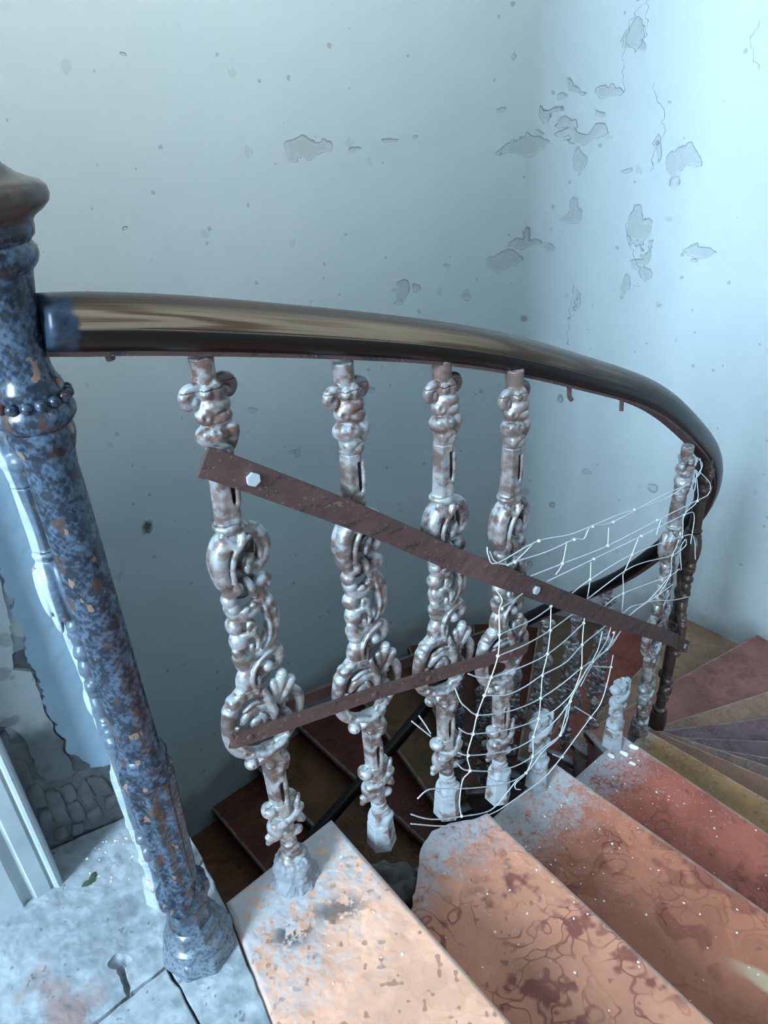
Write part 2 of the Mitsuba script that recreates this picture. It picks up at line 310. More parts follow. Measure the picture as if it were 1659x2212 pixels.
def old_col(p, n, uv):
    a = fbm(p.x * 16, p.y * 16, p.z * 16, 4)
    c = mix((.46, .49, .49), (.56, .585, .58), a)
    c = mix(c, (.24, .255, .26), .6 * smoothstep(.58, .68, fbm(p.x * 30 + 4, p.y * 30, p.z * 30, 4)))
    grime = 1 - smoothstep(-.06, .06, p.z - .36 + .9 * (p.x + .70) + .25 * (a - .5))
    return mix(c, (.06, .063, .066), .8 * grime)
def old_bump(p, n, uv): return .006 * fbm(p.x * 30, p.y * 30, p.z * 30, 4)
material('old_plaster', bump(principled(mikit.proc(old_col), .8, .3), old_bump))
def rubble_col(p, n, uv): return mix((.08, .082, .085), (.24, .24, .24), fbm(p.x * 24, p.y * 24, p.z * 24, 4))
material('rubble', principled(mikit.proc(rubble_col), .85, .2))
material('dark_mortar', principled(mikit.proc(lambda p, n, uv: mix((.035, .034, .032), (.13, .125, .12), fbm(p.x * 50, p.y * 50, p.z * 50, 4))), .9, .2))
material('grey_mortar', principled(mikit.proc(lambda p, n, uv: mix((.15, .15, .165), (.27, .275, .29), fbm(p.x * 45, p.y * 45, p.z * 45, 4))), .6, .5))
material('crumb', principled((.78, .76, .70), .7, .3))
material('leaf', principled((.05, .075, .04), .6, .3))
material('ceiling_paint', principled((.30, .325, .33), .8, .3))
material('window_frame_paint', principled((.7, .72, .72), .5, .4))

# ------------------------------------------------------------------ the setting
def structure(key, mesh, bsdf, label, smooth=35, uv=None):
    USED.add(key); scene[key] = mikit.ply(mesh, bsdf, smooth=smooth, uv=uv); labels[key] = {'kind': 'structure', 'label': label}
    return key
TOP = 5.6
def wall_point(s):
    a = s / RW
    if s < 0: return C + N2 * RW + D2 * s
    if a < math.pi: return C + RW * (N2 * math.cos(a) + D2 * math.sin(a))
    return C - N2 * RW - D2 * (s - RW * math.pi)
S = np.r_[np.arange(-5.0, 0, .2), np.arange(0, RW * math.pi, .045), RW * math.pi, RW * math.pi + float(C @ D2) - 1.15]
Z = np.linspace(-4.0, TOP, 60)
V, UV = [], []
for s in S:
    p = wall_point(s)
    for z in Z: V.append((*p, z)); UV.append((s, z))
i, j = np.meshgrid(np.arange(len(S) - 1), np.arange(len(Z) - 1), indexing='ij'); m = len(Z)
q = np.stack([i * m + j, i * m + j + 1, (i + 1) * m + j + 1, (i + 1) * m + j], -1).reshape(-1, 4)
wm = trimesh.Trimesh(np.array(V), np.vstack([q[:, [0, 1, 2]], q[:, [0, 2, 3]]]), process=False)
structure('wall_north', wm, 'plaster_wall', 'pale grey-green plaster wall curving round the stairwell, its paint flaking', True, np.array(UV))

def plan_box(d0, d1, n0, n1, z0, z1):
    c = [D2 * a + N2 * b for a, b in ((d0, n0), (d1, n0), (d1, n1), (d0, n1))]
    return extrude(c, z0, z1)
SW = -4.8
E0 = 1.15                # where the curved wall hands over to the straight landing wall
EN = -2.3
def opening(box, lo, hi, win, zz):
    return trimesh.util.concatenate([box(lo, win[0], -4, TOP), box(win[1], hi, -4, TOP), box(*win, -4, zz[0]), box(*win, zz[1], TOP)])
def window(key, box, win, zz, light, flip, label):
    mid, mz = sum(win) / 2, sum(zz) / 2; t = .05
    parts_ = [box(win[0], win[0] + t, *zz), box(win[1] - t, win[1], *zz), box(win[0] + t, win[1] - t, zz[0], zz[0] + t), box(win[0] + t, win[1] - t, zz[1] - t, zz[1]), box(mid - .02, mid + .02, zz[0] + t, zz[1] - t), box(win[0] + t, win[1] - t, mz - .02, mz + .02)]
    structure(key, trimesh.util.concatenate(parts_), 'window_frame_paint', label, False)
    for a, b in ((win[0] + t, mid - .02), (mid + .02, win[1] - t)):
        for c, d in ((zz[0] + t, mz - .02), (mz + .02, zz[1] - t)):
            me = box(a, b, c, d, pane=True)
            k = tidy(key + '__pane'); scene[k] = mikit.ply(me, None); scene[k]['emitter'] = {'type': 'area', 'radiance': {'type': 'rgb', 'value': list(light)}}
def quad(P, z0, z1, face):
    me = trimesh.Trimesh([(*P[0], z0), (*P[1], z0), (*P[1], z1), (*P[0], z1)], [[0, 1, 2], [0, 2, 3]], process=False)
    if (me.face_normals[0][:2] @ face) < 0: me.invert()
    return me
W1, W1Z, W2, W2Z = (-1.45, .10), (2.1, 5.3), (-1.0, .7), (2.75, 4.3)
def south_wall(a, b, c, d): return plan_box(SW - .25, SW, a, b, c, d)
def south_frame(a, b, c, d, pane=False): return quad([D2 * (SW - .13) + N2 * a, D2 * (SW - .13) + N2 * b], c, d, D2) if pane else plan_box(SW - .16, SW - .10, a, b, c, d)
def east_wall(a, b, c, d): return plan_box(a, b, EN - .25, EN, c, d)
def east_frame(a, b, c, d, pane=False): return quad([D2 * a + N2 * (EN - .13), D2 * b + N2 * (EN - .13)], c, d, N2) if pane else plan_box(a, b, EN - .16, EN - .10, c, d)
structure('wall_south', opening(south_wall, EN - .25, 3.35, W1, W1Z), 'ceiling_paint', 'hall wall with the large window behind the viewer', False)
structure('wall_east', trimesh.util.concatenate([opening(east_wall, SW, E0, W2, W2Z), plan_box(E0, E0 + .2, EN - .25, float(C @ N2) - RW - .002, -4, TOP)]), 'ceiling_paint', 'landing wall with the side window behind the viewer', False)
structure('ceiling_001', plan_box(-1.55, 2.0, EN, -.45, 2.4, 2.55), 'ceiling_paint', 'underside of the upper gallery over the landing', False)
structure('ceiling', plan_box(SW - .25, 5, EN - .3, 3.5, TOP, TOP + .15), 'ceiling_paint', 'pale ceiling over the stairwell', False)
window('window_1', south_frame, W1, W1Z, WINDOW_LIGHT, 0, 'large hall window behind the viewer')
window('window_2', east_frame, W2, W2Z, SIDE_LIGHT, 0, 'side window of the landing behind the viewer')

# wall_left: the landing's side wall with crumbling plaster
LO, LA = np.array([-.67, .919]), math.radians(27)
LD = np.array([math.cos(LA), math.sin(LA)]); LN = np.array([LD[1], -LD[0]])
def left3(a, z, out=0): q = LO + LD * a + LN * out; return (q[0], q[1], z)
def left_place(me):
    """(a, z, proud) -> world"""
    v = np.asarray(me.vertices); xy = LO + v[:, :1] * LD + v[:, 2:] * LN
    me = trimesh.Trimesh(np.c_[xy, v[:, 1]], me.faces, process=False)
    if me.volume < 0: me.invert()
    return me
base = left_place(extrude([(-.12, -.12), (.178, -.12), (.178, TOP), (-.12, TOP)], -.16, -.014))
structure('wall_left', base, 'old_plaster', 'landing side wall of crumbling grey plaster behind the newel post', False)
def jag(P, amp=.003, step=.008, seed=1):
    r = np.random.default_rng(seed); out = []
    for a, b in zip(P[:-1], P[1:]):
        a, b = np.array(a), np.array(b); n = max(1, int(np.linalg.norm(b - a) / step))
        for k in range(n): out.append(a + (b - a) * k / n + r.normal(0, amp, 2) * (k > 0))
    return [tuple(x) for x in out] + [tuple(P[-1])]
edge = [(.084, 1.6), (.082, .622), (.080, .596), (.083, .573), (.080, .537), (.084, .507), (.072, .444), (.080, .419), (.076, .368), (.073, .326), (.078, .301), (.076, .279), (.086, .251), (.079, .225), (.090, .212), (.098, .195), (.116, .163), (.143, .155), (.156, .132), (.178, .125)]
coat = sg.Polygon(jag(edge, .0022, .007, 4) + [(.178, TOP), (.084, TOP)]).buffer(0)
part('wall_left', 'plaster_coat', left_place(extrude(coat, -.014, .001)), 'blue_coat', False, 'pale blue upper coat of plaster with a torn edge')
edge2 = [(.080, 1.6), (.080, .618), (.077, .593), (.073, .567), (.070, .531), (.061, .478), (.048, .434), (.073, .417), (.073, .369), (.069, .327), (.074, .300), (.071, .276), (.081, .248), (.074, .227), (.080, .199), (.079, .171)]
under = sg.Polygon([(-.10, TOP), (.080, TOP)] + jag(edge2, .0010, .008, 5) + jag([(.079, .171), (.072, .160), (.052, .160), (.032, .170), (.027, .188), (.023, .215), (.025, .238), (.026, .272), (.022, .297), (.013, .319), (-.002, .331), (-.03, .36), (-.10, .40)], .002, .010, 6)).buffer(0)
if under.geom_type != 'Polygon': under = max(under.geoms, key=lambda g: g.area)
part('wall_left', 'plaster_undercoat', left_place(extrude(under, -.014, -.004)), 'old_plaster', False, 'bare grey undercoat left of the crack')
g = np.stack(np.meshgrid(np.linspace(-.06, .178, 64), np.linspace(-.02, .46, 90), indexing='ij'), -1).reshape(-1, 2)
dz = -.014 + .007 * vnoise(np.c_[g, g[:, :1] * 0], 28, 2) + .004 * vnoise(np.c_[g, g[:, :1] * 0], 75, 5)
i, j = np.meshgrid(np.arange(63), np.arange(89), indexing='ij'); q = np.stack([i * 90 + j, (i + 1) * 90 + j, (i + 1) * 90 + j + 1, i * 90 + j + 1], -1).reshape(-1, 4)
rb = trimesh.Trimesh(np.c_[LO + g[:, :1] * LD + dz[:, None] * LN, g[:, 1]], np.vstack([q[:, [0, 1, 2]], q[:, [0, 2, 3]]]), process=False)
part('wall_left', 'exposed_masonry', rb, 'rubble', True, 'dark crumbling masonry at the foot of the wall')
r = np.random.default_rng(12)
for a, z, w, h in [(.030, .095, .014, .045), (.058, .115, .012, .022), (.058, .062, .013, .028), (.085, .095, .012, .040), (.111, .10, .016, .035), (.121, .05, .014, .018), (.085, .03, .013, .022), (.050, .018, .012, .016), (.020, .02, .014, .018), (.140, .035, .012, .02), (.142, .09, .010, .03), (.005, .14, .014, .03), (.003, .07, .012, .03), (.002, .21, .012, .035), (-.012, .28, .014, .03)]:
    b = trimesh.creation.icosphere(subdivisions=2); v = b.vertices; v = np.sign(v) * np.abs(v) ** .55 * [w, h, .013]; b.vertices = v * (1 + .30 * vnoise(v, 55, int(a * 1000)) + .12 * vnoise(v, 160, int(z * 1000)))[:, None]
    b.apply_transform(trimesh.transformations.rotation_matrix(r.normal(0, .15), [0, 0, 1])); b.apply_translation([a, z, -.0195])
    part('wall_left', 'stone', left_place(b), 'rubble', 40)
# trim_1: the fluted door casing
w = math.radians(215); WD = np.array([math.cos(w), math.sin(w)]); WN = np.array([-WD[1], WD[0]])
prof = [(0, -.12), (0, .004), (.003, .009), (.008, .011), (.013, .009), (.016, .003), (.020, .001), (.022, .006), (.046, .008), (.049, .003), (.055, -.001), (.062, -.001), (.067, .004), (.071, .010), (.11, .012), (.115, .006), (.12, .014), (.18, .016), (.18, -.12)]
P = [(np.array([-.626, .845]) + WD * a + WN * (b - .012)) for a, b in prof]
structure('trim_1', rough_mesh(extrude(P, -.002, 2.3), 0, 1), 'white_gloss', 'white fluted door casing at the left edge, standing on the landing', 25)

W0 = np.array([-.626, .845]) - WN * .030
structure('wall_west', extrude([tuple(W0), tuple(W0 + WD * 5.2), tuple(W0 + WD * 5.2 - WN * .14), tuple(W0 - WN * .14)], -.2, TOP), 'ceiling_paint', 'side wall of the landing beyond the white casing', False)
# floor: landing base and its worn slabs
edge_pts = [np.array([-.322, .797]), np.array([-.376, .882]), np.array([-.427, .955]), np.array([-.462, 1.01])]
lm = [*[tuple(p) for p in edge_pts], tuple(LO + LD * .17 - LN * .1), tuple(W0 + WD * 5.1 - WN * .1), tuple(D2 * SW + N2 * EN), tuple(D2 * .55 + N2 * EN), tuple(D2 * .55 + N2 * -.6), (.20, -.26), (-.05, .26)]
structure('floor', extrude(lm, -.22, -.034), 'dusty_stone', 'stone landing floor', False)
def slab(P, z1=0.0, seed=1, am=.0012):
    P = sg.Polygon(jag(P + [P[0]], am, .02, seed)[:-1]).buffer(-.0016)
    lo = extrude(P, -.034, z1 - .003); hi = extrude(P.buffer(-.002), z1 - .0032, z1); return trimesh.util.concatenate([lo, hi])
J = (-.402, .69)
slabA = [J, (-.331, .598), (-.2455, .488), (-.03, .205), (-.02, .215), (-.216, .592), (-.245, .645), (-.276, .703), (-.294, .738), (-.326, .798), (-.376, .882), (-.395, .84)]
slabB = [J, (-.331, .598), (-.2455, .488), (-.03, .205), (.18, -.08), (-1.2, -1.9), (-2.2, -1.9), (-2.2, -.80), (-.499, .606)]
slabC = [J, (-.395, .84), (-.376, .882), (-.427, .955), (-.462, 1.01), (-.49, 1.02), (-.535, .995), (-.72, .90), (-.70, .82), (-.75, .75), (-2.2, -.26), (-2.2, -.80), (-.499, .606)]
part('floor', 'slab', slab(slabA, 0, 1), 'dusty_stone', False, 'dusty stone slab under the newel post')
part('floor', 'slab', slab(slabB, -.002, 2), 'dusty_stone', False, 'grey stone slab at the lower left, between two joints')
hole = trimesh.creation.icosphere(subdivisions=3); hole.vertices[:] = hole.vertices * [.008, .036, .02] * np.c_[.45 + .65 * (hole.vertices[:, 1] + 1) / 2, np.ones(len(hole.vertices)), np.ones(len(hole.vertices))]; hole = rough_mesh(hole, .003, 70, 3)
hole.apply_transform(trimesh.transformations.rotation_matrix(math.radians(28), [0, 0, 1])); hole.apply_translation([-.468, .672, 0])
hole2 = trimesh.creation.icosphere(subdivisions=3); hole2.apply_scale([.019, .012, .010]); hole2 = rough_mesh(hole2, .006, 55, 5); hole2.apply_translation([-.482, .700, 0])
Pc = sg.Polygon(jag(slabC + [slabC[0]], .0012, .02, 3)[:-1]).buffer(-.0016)
sc = to_man(extrude(Pc, -.034, 0)) - to_man(hole) - to_man(hole2)
part('floor', 'slab', tm(sc), 'dusty_stone', False, 'dusty stone slab with red traces and a chipped hole')
structure('floor_lower', plan_box(-4, 4, -.6, 3.4, -4.1, -3.9), 'rubble', 'dark ground floor at the bottom of the well', False)

# ------------------------------------------------------------------ the stone steps
def ang(a): a = math.radians(a); return np.array([math.cos(a), math.sin(a)])
NOSE = {0: ((-.322, .797), -63.1), 1: ((-.138, .958), -52.9), 2: ((.160, 1.089), -54), 3: ((.396, 1.283), -50), 4: ((.641, 1.477), -52.5), 5: ((.766, 1.617), -48.5), 6: ((.862, 1.718), -38), 7: ((1.012, 1.791), -31),
        8: ((1.091, 1.876), -17), 9: ((1.096, 2.036), -7.5), 10: ((1.119, 2.192), 4.7), 11: ((1.274, 2.366), 16.8), 12: ((1.397, 2.735), 29.1)}
def nose(k):
    """inner point, outer point of a tread's front edge"""
    if k <= 5:
        p, a = NOSE[k]; p = np.array(p); return p, p + ang(a) * (1.22 if k else 1.1)
    if k <= 18:
        if k <= 12: p, a = NOSE[k]; p = np.array(p); d = ang(a)
        else: d = ang(29.1 + 14.5 * (k - 12)); p = C
        b = (p - C) @ d; c = (p - C) @ (p - C)
        ri = .525 if k <= 8 else .51
        t = lambda R_: -b + math.sqrt(max(b * b - c + R_ * R_, 0))
        return p + d * t(ri), p + d * t(RW + .03)
    q = C - D2 * .33 * (k - 19)
    return q + N2 * .50, q + N2 * (RW + .03)
STEP_LABEL = {1: 'topmost peach-coloured stone step level with the landing, soot-stained', 2: 'second stone step, peach with dark red veins, inner end broken off', 3: 'third stone step, red marble with a pale scar, ending at the first broken baluster',
    4: 'fourth stone step, deep red and dusty, under the second broken baluster stub', 5: 'fifth stone step, ochre, under the left of the two far balusters', 6: 'sixth stone step, brownish red, right behind the ochre step', 7: 'narrow tan winder step just beyond the sixth step',
    8: 'thin reddish winder step edge at the right below the purple treads', 9: 'narrow purple-brown winder step at the right', 10: 'purple winder step below the broad tan tread', 11: 'tan winder step between purple and pinkish treads at the right', 12: 'broad pinkish red winder step at the right edge, below the wall',
    13: 'tan winder step wedge at the foot of the bright wall', 14: 'red winder step against the wall foot, lowest in view right of the far balusters'}
def step(k):
    (I1, O1), (I0, O0) = nose(k), nose(k - 1)
    z = -RISE * (k - 1); d = (O1 - I1) / np.linalg.norm(O1 - I1); nrm = np.array([-d[1], d[0]])
    if (I0 - I1) @ nrm > 0 or k > 18 and (O0 - O1) @ nrm > 0: nrm = -nrm      # towards the next lower step
    back = .035 if k > 1 else 0
    dd0 = (O0 - I0) / np.linalg.norm(O0 - I0); n0 = np.array([-dd0[1], dd0[0]])
    if (I1 - I0) @ n0 > 0: n0 = -n0
    poly = [I1, O1, O0 + n0 * back, I0 + n0 * back]
    if k == 1: poly = [I1, O1, np.array([.20, -.26]), np.array([-.216, .592]) * .0 + I0 + ang(-63.1) * .3, I0]
    lab = STEP_LABEL.get(k, 'dark reddish-brown stone step of the lower flight down in the well')
    key = thing('stone_step', lab, 'step', 'stone steps of the lower flight' if k > 14 else 'stone stair steps')
    def uvof(me): v = np.asarray(me.vertices)[:, :2]; return np.c_[(v - I1) @ d, k * 10 - (v - I1) @ nrm]
    hull = sg.MultiPoint([tuple(p) for p in poly]).convex_hull
    tread = soft_slab(list(hull.exterior.coords)[:-1], z - .045, z, .012)
    fr = [p - nrm * .022 for p in (I1 + d * .012, O1)]; body = sg.MultiPoint([tuple(p) for p in fr + poly[2:]]).convex_hull
    rb = to_man(extrude(body, z - (.24 if k > 1 else .2), z - .046))
    if k == 2:
        r = np.random.default_rng(5)
        cut = [(.20, 1.2), (.186, 1.045), (.167, 1.036), (.135, 1.030), (.105, 1.026), (.085, 1.018), (.062, 1.008), (.036, .968), (.030, .93), (.024, .90), (.0, .80), (-.4, .9), (-.2, 1.3)]
        cm = rough_mesh(extrude(sg.Polygon(jag(cut + [cut[0]], .0016, .012, 9)[:-1]).buffer(0), z - .5, z + .1), 0, 1)
        tread = tread - to_man(cm); rb = rb - to_man(cm)
        cap = soft_slab([(x, y) for x, y in [(-.2, 1.06), (.06, 1.06), (.04, .86), (-.2, .86)]], z + .002, z + .05, .004)
    t = tm(tread); t.merge_vertices()
    if k == 2: t = t.subdivide_to_size(.05) if False else t
    part(key, 'tread', t, 'red_marble', True, uv=uvof(t))
    b = tm(rb); part(key, 'riser', b, 'red_marble', False, uv=uvof(b))
    return key
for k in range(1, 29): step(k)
rub = []
r = np.random.default_rng(3)
for q in range(26):
    b = trimesh.creation.icosphere(subdivisions=2); b.apply_scale(r.uniform(.02, .036, 3)); b = rough_mesh(b, .006, 45, q); b.apply_translation([r.uniform(-.12, .015), r.uniform(.90, .955), r.uniform(-.20, -.172)]); rub.append(b)
whole('mortar_rubble', trimesh.util.concatenate(rub), 'dark_mortar', 'dark crumbled mortar in the gap where the second step broke, under the second baluster', 'rubble', 50, kind='stuff')

# ------------------------------------------------------------------ newel post
NW = np.array([-.353, .721])
newel = thing('newel_post', 'thick dark blue iron newel post, paint chipped, standing on the landing at the left', 'newel post')
def put(me, x, y, z, rz=0):
    me = me.copy(); me.apply_transform(trimesh.transformations.rotation_matrix(rz, [0, 0, 1])); me.apply_translation([x, y, z]); return me
def octo(a, z): b = (a + math.pi / 8) % (math.pi / 4) - math.pi / 8; return 1.0 / np.cos(b) * .955
def ons(me): return put(me, NW[0], NW[1], 0, .25)
part(newel, 'base', ons(lathe([(.055, -.004), (.060, 0), (.0605, .016), (.058, .024), (.054, .029), (.0525, .031), (.053, .036), (.0535, .042), (.051, .049), (.046, .054), (.0425, .057), (.0415, .060), (.042, .064), (.0420, .078), (.040, .082), (.036, .085)], 96, lambda a, z: octo(a, z) if z < .027 or .056 < z < .081 else 1)), 'navy_paint', 25, 'dusty octagonal foot of the post')
part(newel, 'neck', ons(lathe([(.033, .080), (.0320, .086), (.0312, .092), (.0308, .122), (.0335, .128), (.0345, .132)], 96, octo)), 'navy_paint', 25)
part(newel, 'foot_ring', ons(lathe([(.030, .128), (.0345, .133), (.0375, .142), (.0390, .152), (.0385, .162), (.0365, .170), (.033, .178), (.0295, .184), (.0275, .190)], 96, lambda a, z: 1 + .07 * np.cos(a * 12) * np.clip((z - .130) / .01, 0, 1) * np.clip((.186 - z) / .02, 0, 1))), 'navy_paint', 40)
def flute(a, z): return 1.03 - .20 * np.abs(np.sin(a * 4)) ** 1.6 * (np.clip((z - .19) / .02, 0, 1) * np.clip((.43 - z) / .02, 0, 1))
part(newel, 'fluted_shaft', ons(lathe([(.027, .182)] + [(.0275 + .0004 * k, .19 + k * .012) for k in range(21)] + [(.0265, .442)], 80, flute)), 'navy_paint', 50)
part(newel, 'ring', ons(lathe([(.0285, .430), (.0315, .433), (.0325, .440), (.0310, .446), (.0300, .449), (.0332, .453), (.0345, .460), (.0325, .468), (.0275, .475)], 48)), 'navy_paint', 50)
def mould(a, z): return 1 + .02 * np.exp(-((np.abs((a - 4.25 + math.pi) % (2 * math.pi) - math.pi)) / .06) ** 2) + .006 * np.sin(a * 3 + z * 40)
part(newel, 'shaft', ons(lathe([(.0272, .465 + k * .01) if k < 30 else (.0272 - .0000 * k, .465 + k * .01) for k in range(44)] + [(.0265, .905), (.0285, .925), (.030, .938)], 72, mould)), 'navy_paint', 50)
part(newel, 'collar', ons(lathe([(.028, .925), (.031, .932), (.0335, .942), (.034, .950), (.0325, .956), (.036, .960), (.040, .966), (.0405, .973), (.0385, .980), (.034, .984), (.0335, .990), (.0350, .996), (.0335, 1.002), (.030, 1.008), (.028, 1.016), (.0275, 1.026)], 64)), 'navy_paint', 50, 'moulded collar below the handrail')
for q in range(16):
    a = q * 2 * math.pi / 16; b = trimesh.creation.icosphere(subdivisions=2, radius=.0062); b.apply_translation([math.cos(a) * .0362, math.sin(a) * .0362, .987]); part(newel, 'bead', ons(b), 'navy_paint', True)
part(newel, 'upper_shaft', ons(lathe([(.0275, 1.02 + .005 * k) for k in range(9)] + [(.0290, 1.07), (.0315, 1.085), (.0340, 1.098), (.0352, 1.106), (.0362, 1.110), (.0395, 1.113), (.0425, 1.117), (.0448, 1.123), (.0448, 1.129), (.0425, 1.133), (.0405, 1.136)], 64, mould)), 'navy_paint', 50)
def petals(a, z): return 1 + .07 * np.clip((z - 1.148) / .02, 0, 1) * (np.abs(np.cos(a * 2.5 + .6)) ** .7 - .5)
part(newel, 'finial', ons(lathe([(.0400, 1.134), (.0420, 1.137), (.0460, 1.141), (.0472, 1.146), (.0475, 1.153), (.0505, 1.157), (.0580, 1.162), (.0640, 1.168), (.0660, 1.174), (.0650, 1.181), (.0600, 1.186), (.0520, 1.189), (.0430, 1.193), (.0340, 1.201), (.0270, 1.210), (.0215, 1.220), (.0165, 1.230), (.009, 1.237), (.001, 1.239)], 72, petals)), 'finial_paint', 50, 'bud-shaped brown knob')

# ------------------------------------------------------------------ the ornamental baluster, sculpted once as a distance field
class Field:
    def __init__(self, lo, hi, res):
        self.lo, self.res = np.array(lo, float), res
        self.n = np.ceil((np.array(hi) - lo) / res).astype(int) + 1
        self.D = np.full(self.n, .03, np.float32)
    def box(self, lo, hi, pad=.008):
        a = np.clip(((np.array(lo) - pad - self.lo) / self.res).astype(int), 0, self.n); b = np.clip(((np.array(hi) + pad - self.lo) / self.res).astype(int) + 2, 0, self.n)
        sl = tuple(slice(x, y) for x, y in zip(a, b))
        g = [self.lo[q] + self.res * np.arange(a[q], b[q]) for q in range(3)]
        return sl, g[0][:, None, None], g[1][None, :, None], g[2][None, None, :]
    def join(self, sl, d, k):
        D = self.D[sl]; h = np.clip(.5 + .5 * (D - d) / k, 0, 1); self.D[sl] = D * (1 - h) + d * h - k * h * (1 - h)
    def cut(self, sl, d, k):
        D = self.D[sl]; h = np.clip(.5 - .5 * (D + d) / k, 0, 1); self.D[sl] = D * (1 - h) - d * h + k * h * (1 - h)
    def ell(self, c, r, k=.003, rot=0, cut=False):
        """c = (u, h, depth); r the same order; rot turns it in the plane of the baluster"""
        c = np.array([c[0], c[2], -c[1]]); r = np.array([r[0], r[2], r[1]]); m = max(r) if rot else r
        sl, x, y, z = self.box(c - m, c + m)
        x, y, z = x - c[0], y - c[1], z - c[2]
        if rot: ca, sa = math.cos(rot), math.sin(rot); x, z = x * ca + z * sa, -x * sa + z * ca
        k0 = np.sqrt((x / r[0]) ** 2 + (y / r[1]) ** 2 + (z / r[2]) ** 2); k1 = np.sqrt((x / r[0] ** 2) ** 2 + (y / r[1] ** 2) ** 2 + (z / r[2] ** 2) ** 2)
        d = k0 * (k0 - 1) / np.maximum(k1, 1e-6)
        (self.cut if cut else self.join)(sl, d, k)
    def tube(self, P, r, y=0.0, k=.0025, n=4):
        """P: (u, h) or (u, h, depth); r: one radius or one for each point"""
        P = np.array([(p[0], p[2] if len(p) > 2 else y, -p[1]) for p in P], float); r = np.broadcast_to(np.asarray(r, float), len(P))
        Q = catmull(np.c_[P, r], n)
        for a, b in zip(Q[:-1], Q[1:]):
            m = max(a[3], b[3]); sl, x, yy, z = self.box(np.minimum(a[:3], b[:3]) - m, np.maximum(a[:3], b[:3]) + m)
            ab = b[:3] - a[:3]; t = np.clip(((x - a[0]) * ab[0] + (yy - a[1]) * ab[1] + (z - a[2]) * ab[2]) / max(ab @ ab, 1e-12), 0, 1)
            d = np.sqrt((x - a[0] - t * ab[0]) ** 2 + (yy - a[1] - t * ab[1]) ** 2 + (z - a[2] - t * ab[2]) ** 2) - (a[3] + (b[3] - a[3]) * t)
            self.join(sl, d, k)
    def prism(self, h0, h1, r0, r1, c0=0, c1=0, sides=6, k=.002, turn=0.0, flat=1.0):
        m = max(r0, r1) + .01; sl, x, y, z = self.box([min(c0, c1) - m, -m, -h1], [max(c0, c1) + m, m, -h0])
        t = np.clip((-z - h0) / (h1 - h0), 0, 1); x = x - (c0 + (c1 - c0) * t); y = y / flat; R = r0 + (r1 - r0) * t
        if sides > 16: d = np.sqrt(x * x + y * y)
        else: d = np.max([x * math.cos(2 * math.pi * q / sides + turn) + y * math.sin(2 * math.pi * q / sides + turn) for q in range(sides)], axis=0)
        self.join(sl, np.maximum(d - R, np.maximum(h0 + z, -z - h1)), k)
    def slot(self, u0, u1, h0, h1, depth):
        sl, x, y, z = self.box([u0, -.04, -h1], [u1, depth, -h0])
        d = np.maximum(np.maximum(u0 - x, x - u1), np.maximum(y - depth, np.maximum(h0 + z, -z - h1))); self.cut(sl, d, .0015)
    def mesh(self, h0, h1):
        """surface nets of the slice between two heights"""
        z = self.lo[2] + self.res * np.arange(self.n[2]); a, b = np.searchsorted(z, -h1) - 3, np.searchsorted(z, -h0) + 4
        a, b = max(a, 0), min(b, len(z)); D = np.maximum(self.D[:, :, a:b], np.maximum(-h1 - z[a:b], z[a:b] + h0)[None, None].astype(np.float32))
        D = np.pad(D, 1, constant_values=.03); org = self.lo + [0, 0, a * self.res] - self.res
        s = D < 0; n = np.array(D.shape) - 1
        cor = [(i, j, k) for i in (0, 1) for j in (0, 1) for k in (0, 1)]; sub = lambda A, c: A[c[0]:c[0] + n[0], c[1]:c[1] + n[1], c[2]:c[2] + n[2]]
        cnt = sum(sub(s, c).astype(np.int8) for c in cor); act = (cnt > 0) & (cnt < 8); I = np.argwhere(act); idx = np.full(n, -1); idx[act] = np.arange(len(I))
        d = np.stack([D[I[:, 0] + c[0], I[:, 1] + c[1], I[:, 2] + c[2]] for c in cor], 1); acc = np.zeros((len(I), 3)); w = np.zeros(len(I)); cc = np.array(cor, float)
        for p in range(8):
            for q in range(p + 1, 8):
                if np.abs(cc[p] - cc[q]).sum() == 1:
                    on = (d[:, p] < 0) != (d[:, q] < 0); t = np.where(on, d[:, p] / np.where(on, d[:, p] - d[:, q], 1), 0)
                    acc += (cc[p] + t[:, None] * (cc[q] - cc[p])) * on[:, None]; w += on
        V = org + (I + acc / w[:, None]) * self.res; F_ = []
        for ax in range(3):
            o1, o2 = (ax + 1) % 3, (ax + 2) % 3; A = np.take(s, range(n[ax]), ax); B = np.take(s, range(1, n[ax] + 1), ax); E_ = np.argwhere(A != B)
            E_ = E_[(E_[:, o1] > 0) & (E_[:, o2] > 0) & (E_[:, o1] < n[o1]) & (E_[:, o2] < n[o2])]
            e1, e2 = np.eye(3, dtype=int)[o1], np.eye(3, dtype=int)[o2]; g = lambda q: idx[q[:, 0], q[:, 1], q[:, 2]]
            quad = np.stack([g(E_ - e1 - e2), g(E_ - e2), g(E_), g(E_ - e1)], 1); flip = ~A[E_[:, 0], E_[:, 1], E_[:, 2]]; quad[flip] = quad[flip][:, ::-1]; F_.append(quad)
        Q = np.vstack(F_); me = trimesh.Trimesh(V, np.vstack([Q[:, [0, 1, 2]], Q[:, [0, 2, 3]]]), process=False)
        return me

